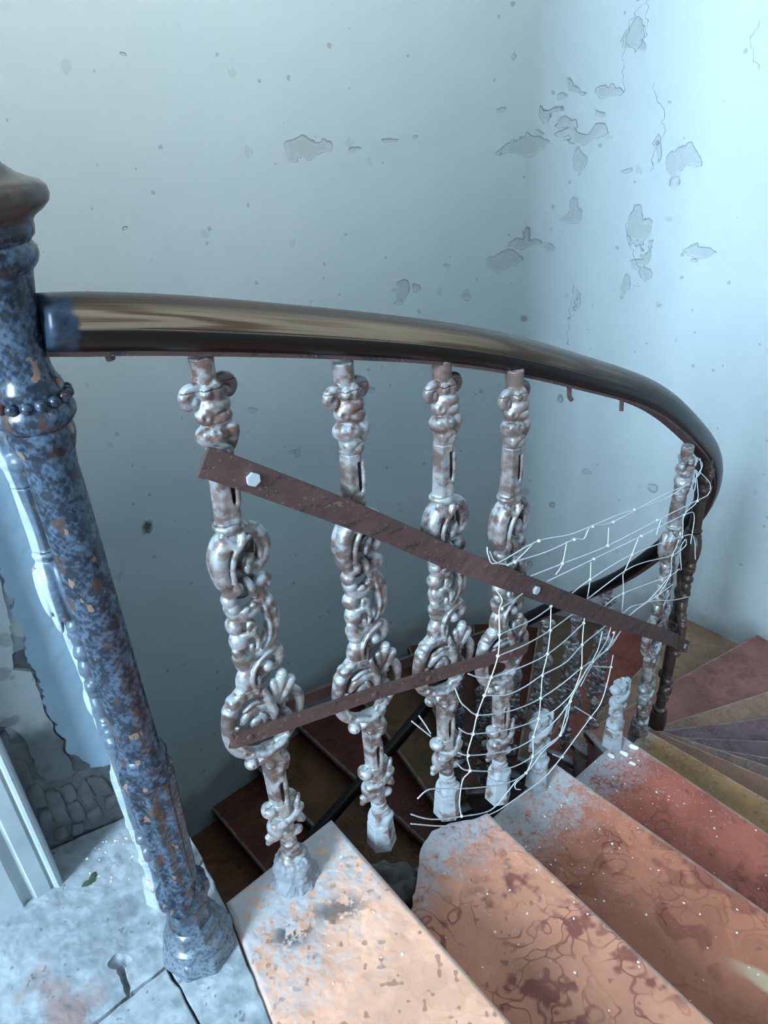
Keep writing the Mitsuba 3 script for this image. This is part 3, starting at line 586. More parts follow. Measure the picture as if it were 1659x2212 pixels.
PARTS = [('top_pin', 0, .037), ('scroll_capital', .037, .132), ('upper_shaft', .132, .222), ('leaf_scrollwork', .222, .503), ('rosette', .503, .668), ('lower_shaft', .668, .768), ('leaf_knot', .768, .872), ('foot', .872, 1.0)]
def sculpt(res):
    f = Field([-.085, -.045, -1.006], [.085, .045, .006], res); E, TB = f.ell, f.tube
    # top pin and capital
    f.prism(-.002, .045, .0150, .0140, -.002, -.002, 32)
    f.prism(.036, .135, .0145, .0150, -.002, -.001, 12, .003)
    for s, y in ((-1, -.005), (1, .006)):
        TB([(s * .006, .050), (s * .012, .040), (s * .021, .034), (s * .030, .037), (s * .034, .045), (s * .030, .053), (s * .023, .053), (s * .021, .047)], [.007, .007, .0068, .0065, .006, .0055, .005, .0045], y)
        TB([(s * .004, .046, y * 2.2), (s * .008, .038, y * 3.0), (s * .012, .041, y * 3.4)], .005)
    E((.004, .041, -.013), (.009, .013, .008)); E((.002, .060, -.004), (.021, .014, .019)); E((.006, .074, -.009), (.015, .011, .014)); E((-.013, .070, -.006), (.012, .011, .013)); E((.002, .066, .010), (.018, .014, .012))
    E((-.016, .0695, -.020), (.005, .006, .006), .002, cut=True); E((.0, .081, -.021), (.012, .0025, .004), .002, cut=True); E((.006, .066, -.022), (.009, .002, .004), .002, cut=True)
    E((-.006, .097, -.004), (.022, .015, .019)); E((-.004, .095, -.021), (.006, .006, .005)); E((-.018, .092, -.013), (.006, .007, .006)); TB([(.016, .086, -.006), (.018, .097, -.009), (.014, .116, -.008)], [.008, .0085, .006]); E((.004, .097, .010), (.018, .016, .011))
    E((-.010, .118, -.011), (.008, .011, .007)); E((.006, .123, -.012), (.008, .010, .007)); E((-.002, .112, -.014), (.006, .008, .006)); E((.0, .115, .01), (.012, .014, .007))
    TB([(-.012, .086, -.021), (-.004, .104, -.020), (.006, .112, -.019)], .0022, k=.002)
    # upper shaft with its slot
    f.prism(.128, .235, .0150, .0160, -.001, -.005, 6, .003, .35)
    f.slot(.0005, .0085, .145, .196, .001); TB([(.011, .145, -.011), (.0105, .17, -.0125), (.008, .192, -.0135), (.003, .200, -.0135), (-.001, .195, -.0135)], .0032); E((.002, .212, -.011), (.009, .014, .008)); TB([(-.008, .148, -.013), (-.010, .19, -.013), (-.011, .222, -.014)], .0014, k=.002)
    # collar and big C scroll
    E((-.006, .229, -.001), (.022, .009, .020), rot=-.22); TB([(-.022, .236, -.011), (-.010, .252, -.017), (-.004, .258, -.017)], .0042); TB([(.006, .238, -.013), (.002, .248, -.018), (-.004, .258, -.017)], .0042); E((-.008, .246, 0), (.018, .014, .015))
    TB([(-.004, .243, -.004), (-.018, .250, -.006), (-.028, .266, -.006), (-.031, .285, -.006), (-.029, .305, -.006), (-.023, .325, -.005)], [.010, .0115, .012, .0115, .010, .0085])
    TB([(-.004, .243, .008), (-.018, .250, .008), (-.028, .266, .008), (-.031, .285, .008), (-.027, .315, .007)], .010)
    TB([(.014, .247, -.015), (.004, .249, -.018), (-.007, .257, -.020), (-.015, .271, -.020), (-.0185, .288, -.019), (-.0175, .305, -.017), (-.013, .318, -.014)], .0034, k=.002)
    TB([(-.033, .262, -.013), (-.037, .285, -.012), (-.033, .308, -.010)], .0022, k=.002)
    E((-.004, .286, .021), (.026, .038, .006)); TB([(.020, .262, .012), (.022, .285, .014), (.012, .305, .014)], .008); E((.004, .335, .014), (.022, .024, .006))
    TB([(-.004, .240, .002), (.012, .243, .002), (.027, .249, .001), (.036, .261, .0), (.038, .277, -.001), (.033, .292, -.003), (.024, .301, -.005)], [.010, .0115, .011, .0105, .010, .009, .0075]); TB([(.024, .260, -.008), (.029, .272, -.009), (.027, .286, -.010)], .0035)
    E((.010, .287, -.009), (.008, .0135, .008), rot=-.5); TB([(.016, .298, -.006), (.006, .300, -.010), (.004, .292, -.014)], .005)
    E((-.022, .326, -.005), (.010, .009, .012)); E((-.014, .322, -.012), (.008, .010, .006), rot=-.6); E((-.026, .338, -.003), (.011, .011, .013)); E((-.024, .352, -.003), (.0115, .010, .014))
    TB([(.002, .315, -.006), (.0055, .325, -.009), (.009, .338, -.006), (.016, .350, -.002)], [.0045, .0055, .006, .007])
    # hooked arc round the opening
    TB([(.0375, .341), (.0365, .333), (.030, .328), (.0225, .333), (.021, .343), (.024, .355), (.029, .368), (.0335, .386), (.0345, .405), (.030, .422), (.021, .437), (.008, .447), (-.008, .452)], [.005, .0066, .0078, .0085, .0085, .0092, .0108, .0116, .0116, .0108, .0098, .009, .007])
    TB([(.021, .352, -.007), (.0235, .375, -.010), (.026, .400, -.011), (.022, .424, -.011), (.010, .441, -.010)], .0034, k=.0015); TB([(.031, .362, -.008), (.038, .385, -.008), (.038, .407, -.008), (.031, .428, -.009)], .0034, k=.0015); E((.030, .366, -.009), (.004, .005, .005)); E((.036, .384, -.009), (.005, .005, .005), .002)
    TB([(-.026, .356, -.002), (-.018, .368, -.003), (-.005, .3725, -.004), (.009, .368, -.003), (.019, .357, 0)], [.009, .0105, .0105, .009, .007]); E((-.008, .361, -.012), (.008, .005, .005)); E((.006, .359, -.010), (.005, .004, .004))
    E((-.025, .384, -.002), (.0125, .0145, .014)); TB([(-.014, .402, -.006), (-.006, .4055, -.007), (.0005, .400, -.008), (.0005, .391, -.009), (-.005, .388, -.010), (-.008, .393, -.011)], [.0058, .0058, .0055, .005, .0045, .004])
    E((-.021, .414, -.001), (.0155, .018, .014)); TB([(-.016, .401, -.011), (-.006, .402, -.014), (.001, .410, -.015), (.0015, .422, -.015), (-.004, .431, -.015), (-.010, .429, -.015), (-.009, .422, -.015)], .0036, k=.0015); TB([(-.030, .426, -.006), (-.021, .444, -.008), (-.006, .450, -.007), (.006, .448, -.006)], [.007, .0075, .006, .005])
    # lower S scroll
    E((-.024, .445, 0), (.0125, .012, .013)); E((-.022, .458, -.001), (.012, .010, .013))
    TB([(.020, .487), (.030, .484), (.0365, .474), (.034, .462), (.025, .456), (.011, .459), (-.004, .465), (-.017, .475), (-.0245, .489), (-.0235, .504), (-.014, .518), (-.002, .527)], [.006, .0075, .0085, .009, .0092, .0092, .0098, .0115, .0125, .0112, .009, .007])
    TB([(.028, .452, -.008), (.012, .452, -.011), (-.004, .460, -.013), (-.014, .473, -.014), (-.017, .490, -.014), (-.010, .512, -.012)], .003, k=.0015); E((.012, .476, -.007), (.0095, .0095, .010)); E((.004, .497, .010), (.020, .024, .006)); TB([(-.004, .488, -.008), (-.009, .500, -.012), (-.012, .513, -.012)], .0035, k=.0015)
    # rosette
    for P, r in (([(.034, .505), (.027, .522), (.017, .548)], [.0085, .0078, .005]), ([(.017, .513), (.016, .530), (.012, .552)], [.0065, .0075, .005]), ([(.046, .524), (.037, .536), (.022, .556)], [.0085, .008, .005])): TB(P, r, -.007)
    E((.014, .548, .004), (.018, .022, .008))
    TB([(.002, .532), (-.013, .520), (-.031, .515), (-.046, .522), (-.0565, .539), (-.062, .560), (-.0635, .583), (-.0595, .605), (-.049, .623), (-.031, .637), (-.008, .645)], [.007, .0095, .0112, .0115, .0112, .0108, .0105, .0102, .0098, .009, .0085], .001)
    TB([(-.0535, .562, -.010), (-.0555, .583, -.010), (-.052, .603, -.010), (-.040, .620, -.010)], .0028, k=.0015)
    for u, h in ((-.020, .5085), (-.036, .507), (-.050, .5145), (-.059, .529)): E((u, h, -.002), (.0095, .0085, .012), .004)
    TB([(.006, .568, -.007), (.001, .552, -.008), (-.013, .543, -.009), (-.030, .545, -.008), (-.043, .560, -.006)], [.006, .007, .0075, .007, .005]); TB([(-.002, .536, -.011), (-.020, .530, -.012), (-.038, .536, -.011)], .0034, k=.0015)
    E((-.020, .571, -.005), (.0115, .0125, .010)); TB([(-.012, .557, -.009), (-.007, .567, -.011), (-.011, .582, -.011)], .0042, k=.0015)
    TB([(-.002, .514, -.012), (.003, .536, -.015), (.008, .562, -.015), (.006, .580, -.012)], [.0048, .0052, .0062, .004]); TB([(.0, .528, -.017), (.005, .552, -.018)], .0025, k=.001)
    TB([(-.012, .585, 0), (.002, .594, -.002), (.014, .606, 0)], .0085); E((.030, .595, -.002), (.0125, .021, .011), rot=.35); E((.0255, .566, -.006), (.0062, .0085, .007)); TB([(.020, .556, -.004), (.028, .552, -.006), (.035, .559, -.006)], .0035)
    TB([(.026, .553, 0), (.038, .547, -.001), (.050, .552, -.001), (.0585, .566, 0), (.0605, .586, .001), (.056, .606, .001), (.046, .621, 0), (.031, .635, 0), (.014, .645, 0)], [.0045, .006, .0072, .0078, .007, .0055, .0055, .0065, .008])
    TB([(.010, .604, 0), (.020, .625, 0), (.010, .645, 0)], .008); E((0, .650, 0), (.030, .014, .014)); TB([(-.034, .632, -.008), (-.010, .640, -.014), (.018, .632, -.012)], .0055); E((.026, .628, -.008), (.007, .006, .007))
    E((-.040, .652, -.003), (.011, .010, .012)); TB([(-.030, .655, -.006), (-.019, .650, -.010), (-.011, .658, -.012), (-.014, .672, -.013)], .0055); TB([(-.002, .652, -.010), (.008, .668, -.014), (.001, .688, -.015)], .006); TB([(.012, .655, -.010), (.017, .672, -.011), (.012, .690, -.012)], .005)
    E((-.040, .652, -.016), (.002, .006, .004), .001, cut=True)
    E((-.052, .560, -.012), (.003, .003, .003)); E((-.050, .618, -.010), (.004, .004, .004))
    # lower shaft, leaf knot, foot
    f.prism(.645, .800, .0168, .0158, -.004, -.003, 6, .003, .35)
    f.slot(-.005, .0035, .716, .764, .001); TB([(-.011, .724, -.013), (-.006, .712, -.014), (.004, .710, -.0135)], .0032); TB([(.006, .712, -.013), (.0055, .74, -.0145), (.003, .768, -.015)], .0038); E((-.007, .767, -.013), (.004, .010, .004))
    f.prism(.79, .93, .0145, .0150, -.002, 0, 16, .004)
    E((-.025, .779, -.001), (.014, .0135, .016)); E((-.017, .783, -.017), (.0045, .005, .006), .0015, cut=True); TB([(.021, .801, -.008), (.021, .786, -.012), (.027, .770, -.010)], [.0062, .005, .0035]); E((.020, .788, .004), (.011, .020, .014))
    TB([(.029, .806, -.006), (.013, .808, -.013), (-.006, .812, -.015), (-.024, .812, -.010)], [.0072, .0078, .0075, .008]); E((-.019, .826, -.002), (.0165, .020, .017)); TB([(-.012, .832, -.018), (-.004, .838, -.016)], .003, k=.0015)
    E((.004, .834, -.018), (.009, .012, .008), .002, rot=.4, cut=True); E((.025, .834, -.003), (.0085, .009, .010)); E((.031, .845, -.002), (.0065, .006, .007)); E((.015, .855, -.008), (.0115, .008, .009)); E((.0, .862, .004), (.016, .014, .014))
    TB([(-.014, .848, -.002), (-.030, .846, -.002), (-.037, .838, -.002)], [.0085, .007, .0052]); TB([(-.030, .846, -.002), (-.038, .852, -.002)], .005)
    E((-.002, .876, -.010), (.012, .0065, .008)); E((.003, .892, -.012), (.011, .006, .006)); E((.006, .905, -.012), (.009, .007, .006))
    E((0, .922, 0), (.0245, .0115, .0235)); E((.013, .917, -.012), (.011, .010, .009), .004); E((-.013, .918, -.010), (.010, .009, .009), .004); E((.0, .927, -.019), (.009, .007, .006)); E((0, .918, .014), (.014, .009, .009))
    f.prism(.932, 1.0, .0225, .0262, 0, 0, 6, .003, .0)
    for q in range(3):
        a = -math.pi / 2 + (q - 1) * math.pi / 3 + math.pi / 6
    return f
FINE = sculpt(.0017)
FINE_PLY = {n: mikit.ply(FINE.mesh(a, b), None, smooth=True) for n, a, b in PARTS}
COARSE = sculpt(.0042)
COARSE_PLY = {n: mikit.ply(COARSE.mesh(a, b), None, smooth=True) for n, a, b in PARTS}
def baluster(x, y, top, turn, label, group, names=None, ply=FINE_PLY, bsdf='cast_iron', name='baluster', tilt=None, dusty=()):
    key = thing(name, label, 'baluster', group)
    M = T().translate([x, y, top])
    if tilt: M = M @ T().translate([0, 0, -1]) @ T().rotate(tilt[0], tilt[1]) @ T().translate([0, 0, 1])
    M = M @ T().rotate([0, 0, 1], turn)
    for n, a, b in PARTS:
        if names is None or n in names: part(key, n, ply[n], 'dusty_iron' if n in dusty else bsdf, to_world=M)
    return key
GB = 'cast iron balusters under the handrail'
BAL = [(-.2, .837, .983, 36, 'nearest cast iron scrollwork baluster, set in grey mortar on the topmost step'), (-.042, .95, .928, 35, 'second cast iron scrollwork baluster from the newel, its foot in dark mortar'),
       (.098, 1.038, .893, 34, 'third cast iron scrollwork baluster, its hexagonal foot hanging free above the broken step'), (.218, 1.104, .848, 37, 'fourth cast iron scrollwork baluster, with wire wound round it'),
       (.742, 1.60, .450, 46, 'left of the two far balusters, rusty pale, on the ochre step'), (.868, 1.748, .341, 84, 'right of the two far balusters, dark brown, at the end of the upper flat bar')]
for q, (x, y, t, a, lab) in enumerate(BAL): baluster(x, y, t, a, lab, GB, bsdf='dark_iron' if q == 5 else 'cast_iron', dusty=('foot',) if 0 < q < 4 else ())
baluster(-.438, .813, .975, 122, 'baluster half blue half splashed white, standing behind the newel post against the blue plaster', None, bsdf='splashed_paint')
m1 = lathe([(.044, -.012), (.042, .003), (.037, .012), (.034, .022), (.0345, .036), (.033, .048), (.031, .056), (.027, .062), (.018, .064)], 40); m1.apply_translation([-.2, .837, 0]); m1 = m1.subdivide(); m1 = m1.subdivide(); m1 = rough_mesh(rough_mesh(m1, .0045, 60, 2), .0016, 170, 4)
whole('mortar_collar', m1, 'grey_mortar', 'lumpy grey mortar round the foot of the nearest baluster', 'mortar', True)
for (x, y, z, lab) in ((.335, 1.22, -.26, 'broken baluster stub on the third step, whitened, behind the wire net'), (.600, 1.443, -.39, 'broken baluster stub on the fourth step with crumbs at its foot')):
    k = baluster(x, y, z + 1.0, 40, lab, 'broken baluster stubs', names=('foot', 'leaf_knot'), dusty=('foot', 'leaf_knot'))
    bl = []
    r = np.random.default_rng(int(x * 100))
    for q in range(9):
        b = trimesh.creation.icosphere(subdivisions=2, radius=.0085); b = rough_mesh(b, .0012, 90, q); b.apply_translation([x + r.uniform(-.015, .02), y + r.uniform(-.012, .012), z + .218 + r.uniform(-.012, .012) + .0]); bl.append(b)
    part(k, 'broken_top', trimesh.util.concatenate(bl), 'dusty_stone', True, 'crumbled whitened break')
LB = 'balusters of the lower flight'
def rail_z(th): return np.interp(th, [-45, -30, -15, 0, 15, 30, 45, 60, 75, 90, 105, 120, 130], [.38, .23, .04, -.15, -.34, -.55, -.70, -.84, -.97, -1.1, -1.23, -1.37, -1.45])
for th, lab in ((36, 'lower flight baluster seen below the dark rail, nearest to the far pair'), (50, 'lower flight baluster, second from the far pair, seen through the wire net'), (63, 'lower flight baluster in the dark, third from the far pair'), (77, 'lower flight baluster in the dark, fourth from the far pair'), (91, 'lower flight baluster in the dark behind the fourth baluster'), (105, 'lower flight baluster deep in the dark behind the third baluster')):
    p = C + .57 * ang(th); baluster(p[0], p[1], rail_z(th) - .034, th + 90, lab, LB, ply=COARSE_PLY)

# ------------------------------------------------------------------ handrail
path = [(-.332, .738, 1.056), (-.265, .790, 1.039), (-.2, .837, 1.019), (-.042, .95, .966), (.098, 1.042, .918), (.218, 1.118, .868), (.335, 1.222, .797), (.47, 1.33, .722), (.60, 1.447, .643), (.742, 1.60, .485), (.862, 1.748, .376)]
for th in range(-30, 131, 10): path.append((*(C + .57 * ang(th)), float(rail_z(th))))
for s in (.25, .6, 1.0, 1.5): path.append((*(C + .57 * N2 - D2 * s), -1.45 - .394 * s))
RP = catmull(path, 8)
for _ in range(60): RP[1:-1] = .5 * RP[1:-1] + .25 * (RP[:-2] + RP[2:])
sc_ = np.interp(np.arange(len(RP)), [0, 4, 14, 30, len(RP)], [1.0, 1.06, 1.08, 1.0, 1.0])
a = np.arange(28) * 2 * np.pi / 28; pr = np.stack([np.cos(a) * .0295, np.maximum(np.sin(a) * .0295, -.0255)], 1)
rail = thing('handrail', 'dark varnished wooden handrail, worn light near the newel, sweeping down round the well', 'handrail')
rm, ruv = sweep(RP, pr, scale=sc_)
part(rail, 'grip', rm, 'old_varnish', True, uv=ruv)
im, _ = sweep(RP - [0, 0, 0], [(.0155, -.0245), (.0155, -.0295), (-.0155, -.0295), (-.0155, -.0245)], scale=sc_)
part(rail, 'iron_strip', im, 'rusty_iron', False, 'flat brown iron strip under the wood')
for P, rr in (([(-.283, .773, 1.012), (-.282, .774, 1.004)], .005), ([(.335, 1.215, .768), (.336, 1.213, .752), (.341, 1.213, .744)], .004), ([(.468, 1.322, .694), (.469, 1.32, .672)], .004)):
    part(rail, 'pin', tube(P, rr, 8, 3), 'rusty_iron', 40, 'rusty pin left from a lost baluster')

# ------------------------------------------------------------------ flat repair bars
def bar(key_label, pts, hw, th=.0028, n=6):
    key = thing('flat_iron_bar', key_label, 'iron bar'); Q = catmull(pts, n)
    part(key, 'strip', sweep(Q, [(th, hw * .96), (th * .8, hw), (-th, hw), (-th, -hw), (th * .8, -hw), (th, -hw * .96)])[0], 'rusty_iron', False); return key, Q
def on_front(Q, i, off): t = Q[min(i + 1, len(Q) - 1)] - Q[max(i - 1, 0)]; s = np.cross(t, [0, 0, 1]); return Q[i] + s / np.linalg.norm(s) * off, s / np.linalg.norm(s)
up_pts = [(-.212, .796, .866), (-.183, .816, .842), (-.028, .926, .694), (.110, 1.016, .557), (.235, 1.080, .452), (.50, 1.325, .16), (.765, 1.580, -.130), (.886, 1.722, -.290), (.918, 1.752, -.325), (.916, 1.778, -.340), (.90, 1.790, -.345)]
k_up, Q = bar('wide rusty flat iron bar slanting from the nearest baluster down to the far pair', up_pts, .0195)
def head(k, pos, nrm, r, n, name, bs, hgt=.005):
    b = trimesh.creation.cylinder(radius=r, height=hgt, sections=n) if n == 6 else trimesh.creation.icosphere(subdivisions=3, radius=r)
    if n != 6: b.apply_scale([1, 1, .6])
    b.apply_transform(trimesh.geometry.align_vectors([0, 0, 1], nrm)); b.apply_translation(pos); part(k, name, b, bs, 30)
for i_, r, off in ((7, .0095, .005), (25, .0085, .005), (43, .008, .004)):
    p, nn = on_front(Q, i_, off); head(k_up, p, nn, r, 6, 'bolt', 'galvanised', .007)
lo_pts = [(-.240, .776, .421), (-.219, .789, .414), (-.034, .909, .369), (.080, .983, .334), (.226, 1.072, .297), (.262, 1.098, .286)]
k_lo, Q = bar('narrow rusty flat iron bar riveted across the rosettes of four balusters', lo_pts, .0130)
for i_ in (6, 12, 17, 24):
    p, nn = on_front(Q, i_, .002); head(k_lo, p, nn, .0062, 16, 'rivet', 'rusty_iron')
bk = [(-.185, .884, .372), (-.06, .965, .352), (.08, 1.06, .318), (.19, 1.14, .285)]
bar('narrow rusty flat iron bar on the well side of the rosettes, behind the riveted one', bk, .0115)

# ------------------------------------------------------------------ wire net
WIRES, KNOTS = [[[0.165,1.01,0.58],[0.168,1.013,0.562],[0.185,1.029,0.534],[0.271,1.113,0.518],[0.352,1.191,0.478],[0.415,1.252,0.457],[0.491,1.326,0.433],[0.544,1.377,0.412],[0.644,1.474,0.375],[0.706,1.534,0.363],[0.779,1.606,0.356],[0.794,1.62,0.369],[0.778,1.604,0.41]],[[0.207,1.05,0.513],[0.223,1.066,0.509],[0.296,1.137,0.478],[0.366,1.205,0.457],[0.394,1.232,0.44],[0.412,1.25,0.457],[0.478,1.314,0.424],[0.633,1.463,0.391],[0.714,1.542,0.366],[0.778,1.604,0.346]],[[0.17,1.015,0.569],[0.18,1.025,0.542],[0.201,1.045,0.52],[0.223,1.066,0.509],[0.261,1.103,0.519]],[[0.26,1.102,0.45],[0.34,1.18,0.419],[0.47,1.306,0.37],[0.638,1.469,0.324],[0.8,1.626,0.277],[0.853,1.677,0.264],[0.852,1.676,0.296],[0.797,1.623,0.358]],[[0.301,1.142,0.406],[0.43,1.267,0.365],[0.584,1.416,0.317],[0.751,1.578,0.266],[0.802,1.628,0.233],[0.811,1.637,0.138]],[[0.374,1.213,0.32],[0.426,1.263,0.316],[0.559,1.392,0.284],[0.754,1.581,0.199],[0.819,1.644,0.155],[0.852,1.676,0.059]],[[0.419,1.256,0.267],[0.537,1.37,0.253],[0.609,1.44,0.226],[0.726,1.553,0.162],[0.785,1.611,0.149],[0.783,1.609,0.172]],[[0.476,1.312,0.197],[0.545,1.378,0.185],[0.738,1.566,0.09],[0.772,1.598,0.085],[0.784,1.611,0.072]],[[0.548,1.381,0.117],[0.589,1.421,0.111],[0.655,1.485,0.075],[0.738,1.566,0.09]],[[0.572,1.405,0.085],[0.605,1.436,0.086],[0.655,1.485,0.071],[0.762,1.589,0.044]],[[0.585,1.417,0.086],[0.655,1.485,0.071],[0.777,1.603,-0.021],[0.857,1.681,-0.074]],[[0.466,1.302,0.418],[0.47,1.306,0.37]],[[0.347,1.187,0.465],[0.34,1.18,0.419],[0.324,1.164,0.405]],[[0.422,1.259,0.363],[0.426,1.263,0.316],[0.423,1.26,0.264]],[[0.535,1.368,0.248],[0.548,1.382,0.182],[0.552,1.385,0.12]],[[0.575,1.408,0.32],[0.559,1.392,0.284],[0.538,1.372,0.246]],[[0.653,1.483,0.317],[0.644,1.475,0.28]],[[0.781,1.607,0.351],[0.803,1.628,0.275],[0.752,1.579,0.266],[0.761,1.587,0.194],[0.73,1.558,0.159],[0.736,1.563,0.092],[0.694,1.523,0.055]],[[0.764,1.591,0.42],[0.795,1.62,0.382],[0.778,1.605,0.359]],[[0.777,1.604,0.37],[0.78,1.606,0.319]],[[0.779,1.605,0.175],[0.764,1.591,0.156],[0.788,1.614,0.072]],[[0.183,0.969,0.429],[0.221,1.02,0.4],[0.268,1.081,0.368],[0.315,1.144,0.343]],[[0.18,0.961,0.389],[0.241,1.026,0.354],[0.309,1.115,0.309],[0.386,1.217,0.267]],[[0.122,0.905,0.405],[0.143,0.926,0.376],[0.168,0.95,0.352],[0.193,0.974,0.336],[0.247,1.026,0.306],[0.298,1.081,0.279],[0.353,1.155,0.247],[0.415,1.239,0.22]],[[0.155,0.938,0.322],[0.203,0.984,0.275],[0.246,1.025,0.253],[0.285,1.063,0.242],[0.35,1.13,0.21],[0.406,1.208,0.185],[0.495,1.322,0.139]],[[0.098,0.883,0.396],[0.108,0.892,0.357],[0.119,0.903,0.332],[0.141,0.924,0.291],[0.188,0.97,0.245],[0.231,1.011,0.211],[0.288,1.067,0.178],[0.349,1.126,0.159],[0.401,1.181,0.145],[0.5,1.305,0.082],[0.554,1.38,0.07]],[[0.105,0.889,0.299],[0.116,0.9,0.277],[0.133,0.916,0.254],[0.19,0.972,0.196],[0.243,1.023,0.152],[0.286,1.064,0.125],[0.33,1.107,0.102],[0.373,1.149,0.099],[0.394,1.17,0.114],[0.443,1.233,0.116]],[[0.104,0.888,0.241],[0.124,0.907,0.211],[0.175,0.957,0.155],[0.228,1.008,0.106],[0.279,1.058,0.078],[0.333,1.11,0.066],[0.375,1.15,0.081]],[[0.102,0.886,0.216],[0.113,0.897,0.189],[0.128,0.911,0.167],[0.177,0.959,0.105],[0.23,1.01,0.053],[0.278,1.056,0.026],[0.322,1.1,0.012],[0.359,1.136,-0.002],[0.371,1.147,0.035]],[[0.028,0.814,0.221],[0.043,0.829,0.22],[0.06,0.845,0.205],[0.113,0.897,0.137],[0.161,0.943,0.081],[0.214,0.994,0.025],[0.263,1.042,-0.006],[0.308,1.086,0.007],[0.354,1.13,0.002]],[[0.016,0.803,0.198],[0.041,0.827,0.153],[0.069,0.854,0.113],[0.113,0.897,0.06],[0.163,0.945,0.004],[0.189,0.97,-0.011],[0.215,0.996,-0.007],[0.242,1.022,0.001],[0.263,1.042,-0.006]],[[0.015,0.802,0.175],[0.076,0.861,0.084],[0.121,0.905,0.033],[0.18,0.962,-0.023],[0.226,1.006,-0.049],[0.315,1.093,-0.088],[0.367,1.143,-0.08],[0.414,1.189,-0.063],[0.452,1.226,-0.049],[0.48,1.252,-0.034],[0.497,1.272,0.016],[0.52,1.32,0.05]],[[0.181,1.011,0.494],[0.194,1.015,0.467],[0.186,0.996,0.459],[0.183,0.969,0.429],[0.18,0.961,0.389],[0.168,0.95,0.352],[0.155,0.938,0.322],[0.141,0.924,0.291],[0.133,0.916,0.254],[0.122,0.905,0.214],[0.128,0.911,0.167],[0.113,0.897,0.159],[0.107,0.891,0.107],[0.111,0.895,0.064]],[[0.242,1.075,0.432],[0.217,1.04,0.444],[0.189,1.001,0.46]],[[0.315,1.145,0.344],[0.309,1.115,0.309],[0.298,1.081,0.279],[0.288,1.067,0.239],[0.288,1.067,0.178],[0.286,1.064,0.125],[0.276,1.055,0.084],[0.278,1.056,0.026],[0.263,1.042,-0.006],[0.237,1.017,-0.005],[0.238,1.018,-0.023],[0.251,1.031,-0.043]],[[0.419,1.249,0.229],[0.414,1.237,0.221],[0.406,1.208,0.185],[0.401,1.181,0.145],[0.389,1.165,0.114],[0.375,1.15,0.081],[0.373,1.149,0.045],[0.37,1.146,0.026],[0.354,1.13,0.002]],[[0.531,1.355,0.092],[0.5,1.306,0.086],[0.443,1.233,0.116],[0.395,1.17,0.108],[0.372,1.148,0.084],[0.361,1.137,0.036],[0.349,1.126,-0.001],[0.308,1.086,0.007]],[[0.554,1.38,0.07],[0.493,1.297,0.089],[0.436,1.222,0.116],[0.404,1.179,0.12],[0.381,1.157,0.09],[0.366,1.142,0.042]],[[0.513,1.339,0.118],[0.493,1.305,0.104],[0.443,1.231,0.113],[0.402,1.177,0.096]],[[0.48,1.301,0.141],[0.458,1.257,0.121],[0.409,1.184,0.126]],[[0.442,1.227,0.106],[0.477,1.263,0.068],[0.51,1.298,0.033]],[[0.391,1.167,0.047],[0.424,1.199,-0.005],[0.452,1.226,-0.049],[0.471,1.244,-0.082]],[[0.337,1.114,-0.038],[0.355,1.131,-0.066],[0.37,1.146,-0.087]],[[0.024,0.811,0.403],[0.04,0.826,0.368],[0.054,0.839,0.338]],[[0.036,0.822,0.402],[0.046,0.832,0.371],[0.054,0.839,0.344]]], [[0.275,1.116,0.517],[0.366,1.205,0.457],[0.415,1.252,0.455],[0.478,1.314,0.424],[0.544,1.377,0.412],[0.34,1.18,0.419],[0.47,1.306,0.37],[0.638,1.469,0.324],[0.803,1.628,0.275],[0.43,1.267,0.365],[0.584,1.416,0.317],[0.751,1.578,0.266],[0.426,1.263,0.316],[0.559,1.392,0.284],[0.761,1.587,0.194],[0.548,1.382,0.182],[0.73,1.558,0.159],[0.223,1.066,0.509],[0.738,1.566,0.09],[0.183,0.969,0.429],[0.18,0.961,0.389],[0.168,0.95,0.352],[0.155,0.938,0.322],[0.141,0.924,0.291],[0.133,0.916,0.254],[0.124,0.907,0.211],[0.128,0.911,0.167],[0.315,1.145,0.344],[0.309,1.115,0.309],[0.298,1.081,0.279],[0.287,1.065,0.24],[0.288,1.067,0.178],[0.286,1.064,0.125],[0.276,1.055,0.084],[0.278,1.056,0.026],[0.263,1.042,-0.006],[0.414,1.237,0.221],[0.406,1.208,0.185],[0.401,1.181,0.145],[0.375,1.15,0.081],[0.354,1.13,0.002],[0.45,1.223,-0.049],[0.111,0.895,0.064],[0.191,1.003,0.458],[0.367,1.143,-0.081],[0.51,1.298,0.033],[0.524,1.346,0.096],[0.496,1.301,0.086],[0.44,1.228,0.118]]
net = thing('wire_net', 'torn pale wire netting tied between the fourth baluster and the far pair', 'wire net')
r = np.random.default_rng(8)
for P in WIRES:
    P = np.array(P); part(net, 'strand', tube(P, .00135, 5, 4), 'wire', True)
for P in KNOTS:
    b = trimesh.creation.icosphere(subdivisions=2, radius=.0036); b.vertices[:] = b.vertices * [1, 1, .8] * (1 + .15 * vnoise(b.vertices, 300, int(abs(P[0]) * 999)))[:, None]; b.apply_translation(P); part(net, 'knot', b, 'wire', True)

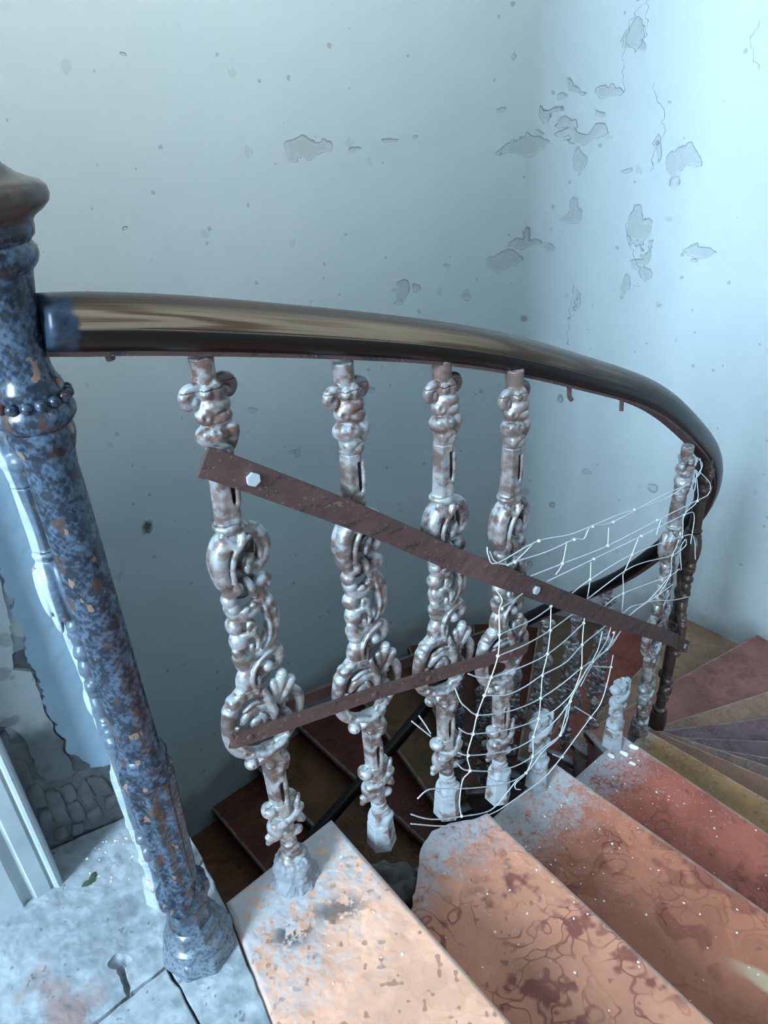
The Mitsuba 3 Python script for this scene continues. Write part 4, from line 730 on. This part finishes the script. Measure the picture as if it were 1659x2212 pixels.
# ------------------------------------------------------------------ crumbs and scraps
cr = []
r = np.random.default_rng(21)
def crumb(x, y, z, s):
    b = trimesh.creation.icosphere(subdivisions=1); b.apply_scale(np.array([1, r.uniform(.5, 1), r.uniform(.25, .6)]) * s); b.apply_transform(trimesh.transformations.rotation_matrix(r.uniform(0, 6), [0, 0, 1])); b.apply_translation([x, y, z + s * .2]); return b
for k, n_, umax in ((1, 8, .3), (2, 26, .5), (3, 44, .6), (4, 38, .5)):
    (I1, O1), (I0, O0) = nose(k), nose(k - 1)
    for q in range(n_):
        u, v = r.uniform(.04, 1) ** 1.6 * umax, r.uniform(.05, .85); p = (I1 + (O1 - I1) / 1.22 * u) * (1 - v) + (I0 + (O0 - I0) / 1.22 * u) * v
        if k == 2 and (p[0] < .06 or p[1] - .3 * p[0] > .97): continue
        cr.append(crumb(p[0], p[1], -RISE * (k - 1), r.uniform(.0012, .0032)))
for q in range(24):
    t, w_ = r.uniform(0, .62), r.uniform(-.07, .06); p = np.array([-.62, .925]) * (1 - t) + np.array([-.50, .985]) * t + LN * (.012 + .12 * r.uniform(0, 1) ** 2)
    cr.append(crumb(p[0], p[1], 0, r.uniform(.001, .003)))
whole('plaster_crumbs', trimesh.util.concatenate(cr), 'crumb', 'scattered white plaster crumbs on the steps and the landing', 'crumbs', False, kind='stuff')
FL = 'white plaster flakes on the steps'
for x, y, z, s, lab in ((.585, 1.400, -.39, .011, 'white plaster flake at the left foot of the second broken stub'), (.622, 1.405, -.39, .012, 'white plaster flake at the right foot of the second broken stub'), (.655, 1.425, -.39, .013, 'long white plaster flake on the nosing right of the second broken stub'), (.635, 1.37, -.39, .009, 'small white plaster flake on the fourth step in front of the stub')):
    b = trimesh.creation.icosphere(subdivisions=2); v = b.vertices; b.vertices = np.sign(v) * np.abs(v) ** .7 * [s, s * .55, s * .22]; b = rough_mesh(b, s * .12, 120, int(s * 1e4)); b.apply_transform(trimesh.transformations.rotation_matrix(x * 9, [0, 0, 1])); b.apply_translation([x, y, z + s * .2]); whole('plaster_flake', b, 'crumb', lab, 'plaster flake', 40, FL)
for x, y, s, a, lab in ((-.592, .838, .012, .5, 'dark green leaf scrap on the landing by the white casing'), (-.578, .846, .010, 1.4, 'small dark leaf scrap beside the larger scrap by the casing')):
    t = np.linspace(0, 1, 9); top = [(q, .28 * math.sin(math.pi * q) * (1 + .3 * math.sin(9 * q)), .12 * math.sin(3 * q)) for q in t]; bot = [(q, -.22 * math.sin(math.pi * q), .10 * math.sin(3 * q + .4)) for q in t]
    V = np.array(top + bot) * s * 2.2; f_ = [(i_, i_ + 1, i_ + 10) for i_ in range(8)] + [(i_, i_ + 10, i_ + 9) for i_ in range(8)]
    lf = trimesh.Trimesh(V, f_, process=False); lf2 = lf.copy(); lf2.invert(); lf2.apply_translation([0, 0, .0004]); lf = trimesh.util.concatenate([lf, lf2]); lf.apply_transform(trimesh.transformations.rotation_matrix(a, [0, 0, 1])); lf.apply_translation([x, y, .0008]); whole('leaf_scrap', lf, 'leaf', lab, 'leaf scrap', False)
